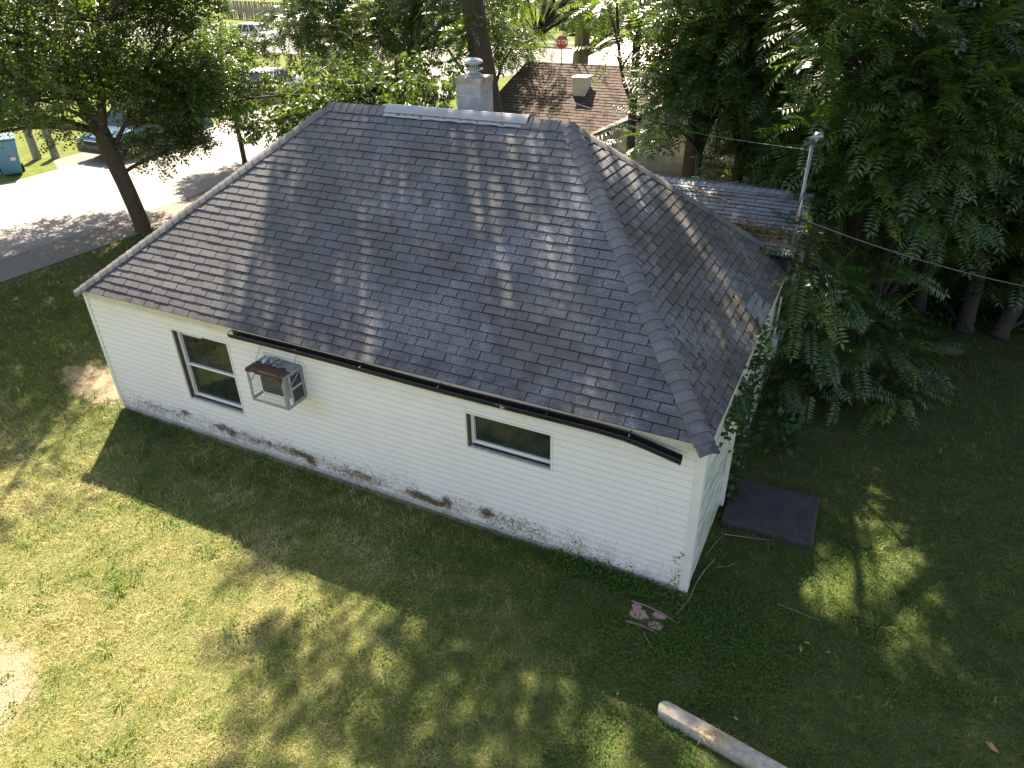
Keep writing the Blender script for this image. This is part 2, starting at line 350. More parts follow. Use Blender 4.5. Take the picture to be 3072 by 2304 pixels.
# ------------------------------------------------------------------ terrain and roads
xs = [-700, -200, -90, -45, -30, -24, -19]+[-17.5+.5*i for i in range(14)]+[-9, -5, 0, 5, 12, 40, 200, 600]
ys = [-400, -60, -20, -10, -5, 0, 5, 10, 15, 20, 30, 45, 70, 120, 300, 900]
g = MB(); g.add([(x, y, float(hz(x))) for y in ys for x in xs], [(j*len(xs)+i, j*len(xs)+i+1, (j+1)*len(xs)+i+1, (j+1)*len(xs)+i) for j in range(len(ys)-1) for i in range(len(xs)-1)])
tag(g.build('ground', M['soil']), kind='structure')
def sheet(name, L, R, z, mt):
    g = MB(); n = len(L); g.add([(*q, z) for q in L]+[(*q, z) for q in R], [(i, n+i, n+i+1, i+1) for i in range(n-1)])
    o = g.build(name, mt); tag(o, kind='structure'); return o
sheet('gravel_verge', [(-18.9, -40), (-18.9, 4), (-18.6, 8), (-19.9, 17), (-20.4, 36)], [(-17.2, -40), (-16.95, 1.5), (-16.75, 5), (-16.4, 9), (-18.2, 17.5), (-18.8, 36)], ROADZ+.006, M['gravel'])
sheet('road', [(-24.6, -60), (-25.2, 7), (-25.4, 15), (-27.2, 27), (-27.6, 33), (-31, 36.6)], [(-18.3, -60), (-18.3, 4.4), (-18.0, 8.2), (-19.5, 17.4), (-19.6, 33), (-17.5, 36.6)], ROADZ+.012, M['road'])
sheet('cross_street', [(-160, 40.2), (-60, 39), (-31, 36.5), (-17.5, 36.5), (60, 34)], [(-160, 53), (-60, 49.4), (-31, 45.8), (-17.5, 45.5), (60, 44)], ROADZ+.016, M['road'])
sheet('sidewalk', [(-160, 56.2), (-60, 52.3), (-31, 48.6), (60, 46.5)], [(-160, 58), (-60, 53.8), (-31, 50), (60, 48)], ROADZ+.01, M['walk'])
g = MB()
for a, b in (((-160, 53), (-60, 49.4)), ((-60, 49.4), (-31, 45.8)), ((-31, 45.8), (60, 44.2))):
    g.bar((*a, ROADZ+.06), (*b, ROADZ+.06), .16, .14)
tag(g.build('kerb', M['walk']), kind='structure')
sheet('driveway', [(-26.6, 9.8), (-26.8, 16)], [(-25.15, 9.0), (-25.35, 16)], ROADZ+.008, M['gravel'])
# ------------------------------------------------------------------ the white house
L, W, EAVE, RIDGE = 10.98, 6.10, 2.50, 5.29
house = empty('white_house', (-L/2, W/2, 0), 'small white sided house with a grey hipped shingle roof filling the middle', 'house')
def wallpt(O, a, nrm, s, z, off): return (O[0]+a[0]*s+nrm[0]*off, O[1]+a[1]*s+nrm[1]*off, z)
def siding(g, O, a, nrm, s0, s1, z0, z1, e, holes=(), bot=.021, top=.002, joints=0, topline=None):
    k = 0
    while z0+k*e < z1:
        za, zb = z0+k*e, min(z0+(k+1)*e, z1); k += 1
        cuts = sorted(set([za, zb]+[h for H in holes for h in H[2:4] if za < h < zb]))
        off = lambda z: bot+(top-bot)*(z-za)/e
        for c0, c1 in zip(cuts, cuts[1:]):
            mid = (c0+c1)/2; iv = [(s0, s1)]
            if topline is not None:
                lo, hi = topline(c1); iv = [(max(s0, lo), min(s1, hi))] if hi > lo else []
            for H in holes:
                if H[2] < mid < H[3]:
                    iv = [x for q in iv for x in ((q[0], min(q[1], H[0])), (max(q[0], H[1]), q[1])) if x[1]-x[0] > 1e-4]
            for p0, p1 in iv:
                vs = [wallpt(O, a, nrm, p0, c0, off(c0)), wallpt(O, a, nrm, p1, c0, off(c0)), wallpt(O, a, nrm, p1, c1, off(c1)), wallpt(O, a, nrm, p0, c1, off(c1))]
                g.add(vs, [(0, 1, 2, 3)])
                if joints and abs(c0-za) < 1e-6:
                    g.add([wallpt(O, a, nrm, p0, c0-.0005, off(c0)+.0006), wallpt(O, a, nrm, p1, c0-.0005, off(c0)+.0006), wallpt(O, a, nrm, p1, c0+.0055, off(c0)+.0006), wallpt(O, a, nrm, p0, c0+.0055, off(c0)+.0006)], [(0, 1, 2, 3)], 1)  # strip on the lap edge, painted darker for the shade line under the lap
                if abs(c0-za) < 1e-6:
                    g.add([wallpt(O, a, nrm, p0, c0, -.002), wallpt(O, a, nrm, p1, c0, -.002), vs[1], vs[0]], [(0, 1, 2, 3)], 0)
        for j in range(joints):
            if random.random() < .35:
                s = random.uniform(s0+.3, s1-.3)
                if any(H[0]-.1 < s < H[1]+.1 and H[2]-.1 < za < H[3]+.1 for H in holes): continue
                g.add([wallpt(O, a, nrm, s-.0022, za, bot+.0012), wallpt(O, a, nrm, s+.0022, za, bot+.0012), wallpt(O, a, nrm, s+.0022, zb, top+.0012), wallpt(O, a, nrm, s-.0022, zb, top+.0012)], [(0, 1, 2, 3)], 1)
joint_lap_shade_m = plain('siding_joint_and_lap_shade', (.60, .57, .52), (.50, .47, .42), rough=.8)
win1 = (-8.93, -7.68, .78, 2.13); win2 = (-3.27, -1.99, 1.46, 2.03)
E_ = .106
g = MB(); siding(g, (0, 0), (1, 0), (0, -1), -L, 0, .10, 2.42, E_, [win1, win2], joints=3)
wall = g.build('front_wall', [M['siding'], joint_lap_shade_m], house)
g = MB(); siding(g, (0, 0), (0, 1), (1, 0), 0, 6.1, .10, 2.44, E_, [(1.95, 3.0, 0, 2.1)], joints=1)
g.build('end_wall', [M['siding_end'], joint_lap_shade_m], house)
g = MB(); siding(g, (-L, 6.1), (0, -1), (-1, 0), 0, 6.1, .10, 2.44, E_)
siding(g, (0, 6.1), (-1, 0), (0, 1), 0, L, .10, 2.44, E_); g.build('back_wall', M['siding'], house)
g = MB()
def solid_with_holes(g, x0, x1, z0, z1, y0, y1, holes, mi=0):
    xsn = sorted(set([x0, x1]+[h for H in holes for h in H[:2]])); zsn = sorted(set([z0, z1]+[h for H in holes for h in H[2:]]))
    for a, b in zip(xsn, xsn[1:]):
        for c_, d_ in zip(zsn, zsn[1:]):
            if any(H[0] <= a and b <= H[1] and H[2] <= c_ and d_ <= H[3] for H in holes): continue
            g.box(a, y0, c_, b, y1, d_, mi)
solid_with_holes(g, -L+.01, -.01, .0, 2.46, .0, .10, [win1, win2])
g.box(-L+.004, .1, 0, -L+.1, 6.09, 2.46); g.box(-L+.1, 5.99, 0, -.1, 6.09, 2.46)
g.box(-.1, .1, 0, -.004, 1.95, 2.46); g.box(-.1, 3.0, 0, -.004, 6.09, 2.46); g.box(-.1, 1.95, 2.1, -.004, 3.0, 2.46)
g.build('wall_core', M['darkin'], house)
g = MB(); g.box(-L+.005, -.004, -.3, -.005, .004, .13); g.box(-.004, 0.004, -.3, .006, 6.1, .12)
g.build('foundation', M['found'], house)
g = MB()
g.box(-.09, -.026, .06, .028, -.016, 2.45); g.box(.017, -.016, .06, .028, .09, 2.45)
g.build('corner_trim', M['trim'], house)
g = MB(); g.box(-L-.026, -.026, .06, -L+.055, -.016, 2.45); g.box(-L-.026, -.016, .06, -L-.016, .08, 2.45); g.build('corner_trim', M['trim'], house)
g = MB()
g.box(-L-.02, -.034, 2.36, .0, -.0175, 2.49); g.box(-L-.03, -.05, 2.455, .02, -.034, 2.492)
g.box(.0, -.05, 2.37, .04, 6.15, 2.49); g.box(-L-.035, -.03, 2.37, -L-.02, 6.15, 2.49); g.build('fascia', M['cream'], house)
g = MB(); g.box(.0175, .09, 2.33, .025, 6.12, 2.37); g.build('soffit_strip', M['trim'], house)

def window(O_, x0, x1, z0, z1, bars, kind):
    f = MB(); t = .035
    # J-channel around the opening
    f.box(x0-.03, -.024, z0-.03, x0, .02, z1+.03); f.box(x1, -.024, z0-.03, x1+.03, .02, z1+.03)
    f.box(x0, -.024, z1, x1, .02, z1+.03); f.box(x0, -.024, z0-.03, x1, .0, z0)
    fr = f.build('window', M['trim'], house)
    def sub(mb, nm, mt):
        o = mb.build(nm, mt); o.parent = fr; return o
    g = MB(); g.box(x0, .0, z0, x0+.03, .12, z1); sub(g, 'jamb', M['jamb']); g = MB(); g.box(x1-.004, .0, z0, x1, .1, z1); sub(g, 'jamb', M['jamb'])
    g = MB(); g.box(x0+.03, .001, z0-.004, x1-.004, .14, z0+.012); g.box(x0+.03, .045, z0+.012, x1-.004, .055, z0+.03); sub(g, 'sill', M['sill'])
    g = MB(); d0, d1 = .075, .12
    g.box(x0+.03, d0-.02, z0+.012, x0+.075, d1, z1); g.box(x1-.045, d0-.0, z0+.012, x1-.004, d1, z1)
    g.box(x0+.075, d0, z1-.04, x1-.045, d1, z1); g.box(x0+.075, d0, z0+.012, x1-.045, d1, z0+.075)
    g.box(x0+.05, d0-.03, z0+.012, x1-.03, d0-.022, z0+.03)
    for zb in bars: g.box(x0+.075, d0-.012, zb-.02, x1-.045, d1-.01, zb+.02)
    sub(g, 'sash', M['vinyl'])
    g = MB(); g.box(x0+.075, .105, z0+.075, x1-.045, .11, z1-.04); sub(g, 'pane', M['glass'])
    return fr
w1 = window(None, *win1, [1.45], 0); w1['label'] = 'tall two-pane window with a weathered sill'
w2 = window(None, *win2, [], 1); w2['label'] = 'low wide single-pane window'
g = MB(); g.box(win1[0]+.12, .085, 2.015, win1[0]+.55, .1, 2.075); o = g.build('torn_blind', M['cream']); o.parent = w1

# door opening on the end wall
d = MB(); d.box(-.06, 1.95, .1, -.02, 3.0, 2.1); door = d.build('door', M['peach'], house)
g = MB(); g.box(-.02, 1.90, .08, .075, 1.945, 2.13); g.box(-.02, 3.0, .08, .05, 3.05, 2.13); g.box(-.02, 1.945, 2.1, .06, 3.0, 2.14); g.build('door_frame', M['trim'], house)
g = MB(); g.tube([(-.018, 2.88, 1.02), (.03, 2.88, 1.02)], .012, 8); g.lathe((.045, 2.88, 1.0), [(.01, 0), (.028, .008), (.028, .03), (.01, .04)], 12); o = g.build('handle', M['pipe']); o.parent = door
g = MB(); g.box(.02, 3.85, 1.15, .026, 4.15, 1.55, 0); g.box(.026, 3.87, 1.17, .029, 4.13, 1.53, 1); g.box(.029, 3.93, 1.28, .0305, 4.07, 1.40, 0)
g.build('notice', [M['white'], M['purple']], house)
g = MB(); g.box(.02, 4.9, 1.2, .16, 5.15, 1.55); g.box(.02, 5.3, 1.35, .14, 5.5, 1.62); g.lathe((.09, 5.4, 1.62), [(.07, 0), (.07, .05), (.04, .07)], 14); g.tube([(.08, 5.02, 1.55), (.08, 5.02, 2.3)], .02, 8)
g.build('electric_meter', M['acbody'], house, bevel=.008)
g = MB(); 
for k in range(3): g.tube([(.05, 5.15+.07*k, 2.36), (.045, 5.18+.07*k, 1.6), (.05, 5.2+.07*k, .4)], .006, 5)
g.build('cable', M['wire'], house)

# ---- roof
def clip(poly, a, b, c):
    out = []; n = len(poly)
    for i in range(n):
        p_, q_ = poly[i], poly[(i+1) % n]; dp = a*p_[0]+b*p_[1]+c; dq = a*q_[0]+b*q_[1]+c
        if dp >= 0: out.append(p_)
        if dp*dq < 0: t = dp/(dp-dq); out.append((p_[0]+t*(q_[0]-p_[0]), p_[1]+t*(q_[1]-p_[1])))
    return out
def halfplanes(poly):
    hp = []; n = len(poly)
    for i in range(n):
        (x0, y0), (x1, y1) = poly[i], poly[(i+1) % n]; hp.append((-(y1-y0), x1-x0, (y1-y0)*x0-(x1-x0)*y0))
    return hp
def slope(g, O, U_, V_, poly, e=.134, tw=.334, seed=0, wav=.0, gap=.011, th=.016, line=.006):
    O, U_, V_ = map(lambda q: np.array(q, float), (O, U_, V_)); N = np.cross(U_, V_); N /= np.linalg.norm(N)
    rr = random.Random(seed); hp = halfplanes(poly); vmax = max(q[1] for q in poly); umin = min(q[0] for q in poly); umax = max(q[0] for q in poly)
    P = lambda u, v, h: O+U_*u+V_*v+N*h
    g.add([P(u, v, -.004) for u, v in poly], [tuple(range(len(poly)))], 1)
    g.add([P(u, v, -.05) for u, v in poly], [tuple(range(len(poly)))[::-1]], 1)
    j = 0
    while j*e < vmax:
        if j and line:
            q = [(umin, j*e-line), (umax, j*e-line), (umax, j*e+.004), (umin, j*e+.004)]
            for h in hp:
                q = clip(q, *h)
                if len(q) < 3: break
            if len(q) >= 3: g.add([P(uu, vv, .0045+line*.25) for uu, vv in q], [tuple(range(len(q)))], 1)  # dark strip below each course butt: dirt, moss and painted butt shadow
        v0, v1 = j*e, (j+1)*e+.02; u = umin-tw+(j % 2)*tw*.5+rr.uniform(-.02, .02); ct = rr.uniform(-.05, .05)
        while u < umax:
            a, b = u+gap*.5, u+tw-gap*.5
            sk = .004*rr.uniform(-1, 1); dv = rr.uniform(-.004, .004)+wav*math.sin(u*1.3+j*.5)
            q = [(a+sk, v0+dv), (b+sk*.5, v0+dv*.7+rr.uniform(-.0015, .0015)), (b, v1), (a, v1)]
            for h in hp:
                q = clip(q, *h)
                if len(q) < 3: break
            if len(q) >= 3:
                t = th+rr.uniform(-.003, .004); tilt = rr.uniform(-.0015, .0015)
                hh = lambda uu, vv: .001+t*(1-(vv-v0)/(v1-v0)*.88)+tilt*(uu-a)/tw
                top = [P(uu, vv, hh(uu, vv)) for uu, vv in q]; bot_ = [P(uu, vv, -.002) for uu, vv in q]; n = len(q)
                tn = min(1, max(0, .5+ct+rr.gauss(0, .11)))
                g.add(top+bot_, [tuple(range(n))], 0, tn); g.m += [1]*n; b_ = len(g.v)-2*n; g.f += [(b_+i, b_+n+i, b_+n+(i+1) % n, b_+(i+1) % n) for i in range(n)]
            u += tw
        j += 1
OV = .08; XR, XL = -3.06, -7.447; YR = 3.05
def slopeframe(p0, p1, top):   # eave p0->p1, a point at the top
    p0, p1, top = map(lambda q: np.array(q, float), (p0, p1, top)); U_ = (p1-p0)/np.linalg.norm(p1-p0)
    V_ = top-p0; V_ -= U_*np.dot(V_, U_); V_ /= np.linalg.norm(V_); return p0, U_, V_
def poly_on(O, U_, V_, pts): return [(float(np.dot(np.array(q)-O, U_)), float(np.dot(np.array(q)-O, V_))) for q in pts]
A = (-L-.03, -OV, EAVE); B = (.035, -OV, EAVE); Cc = (.035, W+OV, EAVE); D = (-L-.03, W+OV, EAVE); R0 = (XL, YR, RIDGE); R1 = (XR, YR, RIDGE)
roof = MB()
fr_ = slopeframe(A, B, R0); slope(roof, *fr_, poly_on(*fr_, [A, B, R1, R0]), seed=1, wav=.003)
roofo = roof.build('roof', [M['shingle'], M['underlay_butt_shade']], house); roof = MB()
fr2 = slopeframe(Cc, D, R1); slope(roof, *fr2, poly_on(*fr2, [Cc, D, R0, R1]), seed=3)
roof.build('roof', [M['shingle'], M['underlay_butt_shade']], house)
roof = MB()
fr3 = slopeframe(B, Cc, R1); slope(roof, *fr3, poly_on(*fr3, [B, Cc, R1]), seed=2, wav=.004, gap=.016, th=.020, line=.012)
roof.build('roof', [M['shingle_end'], M['underlay_butt_shade']], house); roof = MB()
fr4 = slopeframe(D, A, R0); slope(roof, *fr4, poly_on(*fr4, [D, A, R0]), seed=4)
roof.build('roof', [M['shingle_end'], M['underlay_butt_shade']], house)
def caps(name, P0, P1, nL, nR, wd=.15, step=.145, seed=0, mt='cap', parent=None):
    """curved cap shingles laid from P0 (low end) to P1, overlapping"""
    P0, P1, nL, nR = map(lambda q: np.array(q, float), (P0, P1, nL, nR)); D_ = P1-P0; ln = np.linalg.norm(D_); D_ /= ln
    nL /= np.linalg.norm(nL); nR /= np.linalg.norm(nR)
    sL = np.cross(nL, D_); sR = np.cross(D_, nR)
    if np.dot(sL, nR) > 0: sL = -sL
    if np.dot(sR, nL) > 0: sR = -sR
    up = nL+nR; up /= np.linalg.norm(up); g = MB(); rr = random.Random(seed); k = 0; s = 0
    prof = [(-1, 0), (-.75, .007), (-.48, .012), (-.24, .010), (0, .004), (.24, .010), (.48, .012), (.75, .007), (1, 0)]
    while s < ln:
        e1 = min(s+step+.03, ln+.02); wj = wd*rr.uniform(.95, 1.06); la = rr.uniform(-.006, .006)
        def ring(t, h, yaw=0):
            o = []
            for q, hh in prof:
                sd_ = sL if q < 0 else sR
                nn = nL if q < -.3 else nR if q > .3 else up
                base = P0+D_*(t+abs(q)*yaw)+sd_*abs(q)*wj
                o.append(base+nn*(h+.012)+up*(hh*1.2-(.028 if abs(q) < .1 else 0)*0))
            return o
        h0, h1 = .014+rr.uniform(0, .006), .002
        r0, r1, rb = ring(s+la, h0), ring(e1, h1), ring(s+la, -.012)
        n = len(prof); g.add(r0+r1, [(i, i+1, n+i+1, n+i) for i in range(n-1)], 0, min(1, max(0, rr.gauss(.5, .22))))
        g.add(r0+rb, [(i+1, i, n+i, n+i+1) for i in range(n-1)], 0, .1)
        k += 1; s += step*rr.uniform(.93, 1.07)
    o = g.build(name, M[mt]); o.parent = parent if parent else roofo; o.matrix_parent_inverse = Matrix.Translation(house.location).inverted() if False else Matrix.Identity(4)
    return o
def nrm_of(fr): return np.cross(fr[1], fr[2])
nF, nB, nE, nW = nrm_of(fr_), nrm_of(fr2), nrm_of(fr3), nrm_of(fr4)
caps_list = [caps('hip_cap', np.array(B)+np.array((.05, -.05, -.045)), R1, nF, nE, seed=1), caps('hip_cap', np.array(A)+np.array((-.04, -.04, -.03)), R0, nW, nF, seed=2),
             caps('hip_cap', Cc, R1, nE, nB, seed=3), caps('hip_cap', D, R0, nB, nW, seed=4), caps('ridge_cap', R1, R0, nF, nB, seed=5, wd=.16)]
for o in caps_list: pass
# the parts of the roof share the house frame
def sub(o, parent): o.parent = parent; return o
# ridge vent
g = MB()
pr = [(-.135, -.09), (-.11, -.065), (-.075, -.035), (-.02, 0), (.02, 0), (.075, -.035), (.11, -.065), (.135, -.09)]
x0, x1 = -6.27, -3.72
vs = [(x0 if i == 0 else x1, YR+y_*.8, RIDGE+.068+z_) for i in (0, 1) for y_, z_ in pr]+[(x0 if i == 0 else x1, YR+y_*.8, RIDGE+.052+z_) for i in (0, 1) for y_, z_ in pr]
n = len(pr); g.add(vs, [(i, i+1, n+i+1, n+i) for i in range(n-1)]+[(2*n+i+1, 2*n+i, 3*n+i, 3*n+i+1) for i in range(n-1)]+[(0, n, 3*n, 2*n), (n-1, 3*n-1, 4*n-1, 2*n-1)]+[(i, 2*n+i, 2*n+i+1, i+1) for i in range(n-1)]+[(n+i, n+i+1, 3*n+i+1, 3*n+i) for i in range(n-1)])
# bent flashing skirt below the vent
for sgn in (-1, 1):
    N_ = 24; vv_ = []
    for i in range(N_+1):
        x = x0-.02+(x1-x0-.06)*i/N_; lift = .012+.018*abs(math.sin(i*.9))*(1 if i > 8 else .5)
        vv_ += [(x, YR+sgn*.09, RIDGE-.055+.012), (x, YR+sgn*.15, RIDGE-.11+lift)]
    g.add(vv_, [(2*i, 2*i+1, 2*i+3, 2*i+2) for i in range(N_)])
sub(g.build('ridge_vent', M['alu']), roofo)
# vent flashing on the end slope (grey bare metal patch), moss clumps
g = MB(); Oe, Ue, Ve = fr3; Ne = np.cross(Ue, Ve)
PE = lambda u, v, h: Oe+Ue*u+Ve*v+Ne*h
g.add([PE(3.3, .0, .02), PE(4.15, .0, .02), PE(4.05, .38, .018), PE(3.4, .42, .018)], [(0, 1, 2, 3)]); sub(g.build('bare_flashing', M['galv']), roofo)
g = MB(); rr = random.Random(5)
for k in range(34):
    u_ = rr.uniform(.7, 4.2); v_ = abs(rr.gauss(0, .8))+.1
    if v_ > u_*.85 or v_ > 2.5: continue
    s_ = rr.uniform(.02, .05)*(1.6 if k < 6 else 1); cpt = PE(u_, round(v_/.134)*.134, .012)
    pts_ = [(s_, 0), (s_*.8, .008), (s_*.4, .018)]
    vs = []; fs = []; sg = 9
    for r_, h_ in pts_:
        vs += [cpt+(Ue*math.cos(2*math.pi*i/sg)*1.5+Ve*math.sin(2*math.pi*i/sg)*.9)*r_*rr.uniform(.6, 1.25)+Ne*h_ for i in range(sg)]
    for i in range(2):
        for j in range(sg): fs.append((i*sg+j, i*sg+(j+1) % sg, (i+1)*sg+(j+1) % sg, (i+1)*sg+j))
    fs.append(tuple(2*sg+j for j in range(sg))); g.add(vs, fs)
tag(sub(g.build('moss', M['moss']), roofo))

# chimney
ch = MB(); cx0, cx1, cy0, cy1 = -5.27, -4.83, 3.58, 4.0; zb_, zt_ = 4.3, 5.70
hcz = .235; z = zt_; k = 0
while z > zb_:
    ch.box(cx0, cy0, z-hcz+.006, cx1, cy1, z-.006, 0); ch.box(cx0+.004, cy0+.004, z-.006, cx1-.004, cy1-.004, z+.006, 1); z -= hcz
cho = ch.build('chimney', [M['block'], M['mortar']], house)
g = MB(); g.box(cx0-.012, cy0-.012, zt_-.055, cx1+.012, cy1+.012, zt_+.03); sub(g.build('chimney_crown', M['cap_rust']), cho)
g = MB(); g.lathe(((cx0+cx1)/2, (cy0+cy1)/2, zt_+.03), [(.15, 0), (.11, .04), (.075, .05), (.075, .09), (.145, .095), (.15, .11), (.12, .12), (.105, .125), (.105, .185), (.13, .19), (.155, .205), (.15, .225), (.12, .25), (.06, .27), (.01, .275)], 28)
cx_, cy_ = (cx0+cx1)/2, (cy0+cy1)/2
for k in range(20):
    t = 2*math.pi*k/20; g.bar((cx_+.107*math.cos(t), cy_+.107*math.sin(t), zt_+.165), (cx_+.107*math.cos(t), cy_+.107*math.sin(t), zt_+.205), .014, mi=1)
sub(g.build('flue_cap', [M['alu'], M['black']], smooth=False), cho)

# gutter: a sagging open trough that twists outward at its right end
g = MB(); N_ = 60; rows = []
for i in range(N_+1):
    t = i/N_; x = -7.42+(7.42-.24)*t
    sag = .012*math.sin(t*9)+(-.10*max(0, (t-.9)/.1)**1.2); out = .02*max(0, (t-.5)*2)+.05*max(0, (t-.85)/.15)
    y0, zz = -.052-out, 2.452+sag-.02*t
    rows.append([(x, y0, zz), (x, y0-.004, zz-.075), (x, y0-.03, zz-.10), (x, y0-.085, zz-.098), (x, y0-.115, zz-.055), (x, y0-.125, zz-.012), (x, y0-.12, zz-.004), (x, y0-.108, zz-.012), (x, y0-.10, zz-.055), (x, y0-.075, zz-.088), (x, y0-.03, zz-.09), (x, y0-.012, zz-.07), (x, y0-.008, zz)])
n = len(rows[0]); g.add([q for r_ in rows for q in r_], [(i*n+j, i*n+(j+1) % n, (i+1)*n+(j+1) % n, (i+1)*n+j) for i in range(N_) for j in range(n)]+[tuple(range(n)), tuple(N_*n+j for j in range(n))[::-1]])
gut = g.build('gutter', M['gutter'], house)
for x in (-7.42, -6.1, -4.9, -3.6, -2.0, -.9):
    g = MB(); g.bar((x, -.045, 2.46), (x, -.175, 2.44), .012, .003); sub(g.build('gutter_hanger', M['gutter']), gut)

# rear ell
g = MB(); ry, rz_ = 7.5, 3.36
a0, a1, b1 = (-4.2, 5.45, 2.84), (.12, 5.45, 2.84), (.12, ry, rz_); b0 = (-4.2, ry, rz_); c0, c1 = (-4.2, 9.6, 2.84), (.12, 9.6, 2.84)
f5 = slopeframe(a0, a1, b0); slope(g, *f5, poly_on(*f5, [a0, a1, b1, b0]), seed=11)
f6 = slopeframe(c1, c0, b1); slope(g, *f6, poly_on(*f6, [c1, c0, b0, b1]), seed=12)
ell = g.build('rear_roof', [M['shingle_pale'], M['underlay_butt_shade']], house)
o = caps('ridge_cap', (.12, ry, rz_), (-4.2, ry, rz_), nrm_of(f5), nrm_of(f6), seed=8, mt='shingle_pale', parent=ell)
g = MB(); siding(g, (0, 6.1), (0, 1), (1, 0), 0, 3.4, .1, 2.85, E_); g.box(-4, 6.2, 0, -.02, 9.4, 2.8); g.build('rear_wall', M['siding_end'], house)

# electrical mast
g = MB(); mb_ = np.array((.0, 5.7, 2.3)); mt_ = np.array((.02, 6.0, 4.66))
mb_ = np.array((.03, 5.62, 2.0)); mt_ = np.array((.06, 5.68, 4.72))
g.tube([mb_, mb_*.5+mt_*.5, mt_], .030, 14); mast = g.build('electric_mast', M['pipe'], house, smooth=True)
g = MB(); g.tube([mt_+(0, 0, -.02), mt_+(.0, 0, .06), mt_+(.03, .02, .11), mt_+(.08, .04, .10), mt_+(.11, .05, .04)], [.048, .066, .072, .068, .05], 14); sub(g.build('weatherhead', M['pipe'], smooth=True), mast)
g = MB(); bk = mb_*.48+mt_*.52; g.tube([bk+(-.02, 0, .02), bk+(.16, .02, .03)], .022, 8); g.bar(bk+(-.05, 0, 0), bk+(.06, 0, 0), .09, .03); sub(g.build('cable_clamp', M['rust']), mast)
sub_o = g
# ------------------------------------------------------------------ wires
def wire(name, P, Q, sag, r, mt, label, n=24):
    P, Q = np.array(P, float), np.array(Q, float); pts = []
    for i in range(n+1):
        t = i/n; q = P+(Q-P)*t; q[2] -= sag*4*t*(1-t); pts.append(q)
    g = MB(); g.tube(pts, r, 6); o = g.build(name, M[mt]); tag(o, label, 'cable'); return o
wire('service_cable', bk+(.16, .02, .03), (4.3, 8.6, 1.75), .10, .010, 'wirel', 'thick pale grey service cable running from the mast to the right edge')
wire('telephone_wire', mt_+(0, 0, -.12), (-10.5, 17.6, 3.2), .25, .006, 'wirel', 'thin grey wire running from the mast top to the brown roofed house')
g = MB(); g.tube([mt_+(.10, .05, .05), mt_+(.12, .05, -.25), mt_+(.02, -.06, -.8), mt_+(-.07, -.1, -1.15), mt_+(-.05, -.1, -1.3), mt_+(.05, -.08, -1.33), bk+(.1, 0, .02)], .009, 6)
tag(g.build('drip_loop_cable', M['wire']), 'black looped cable hanging from the weatherhead beside the steel mast', 'cable')

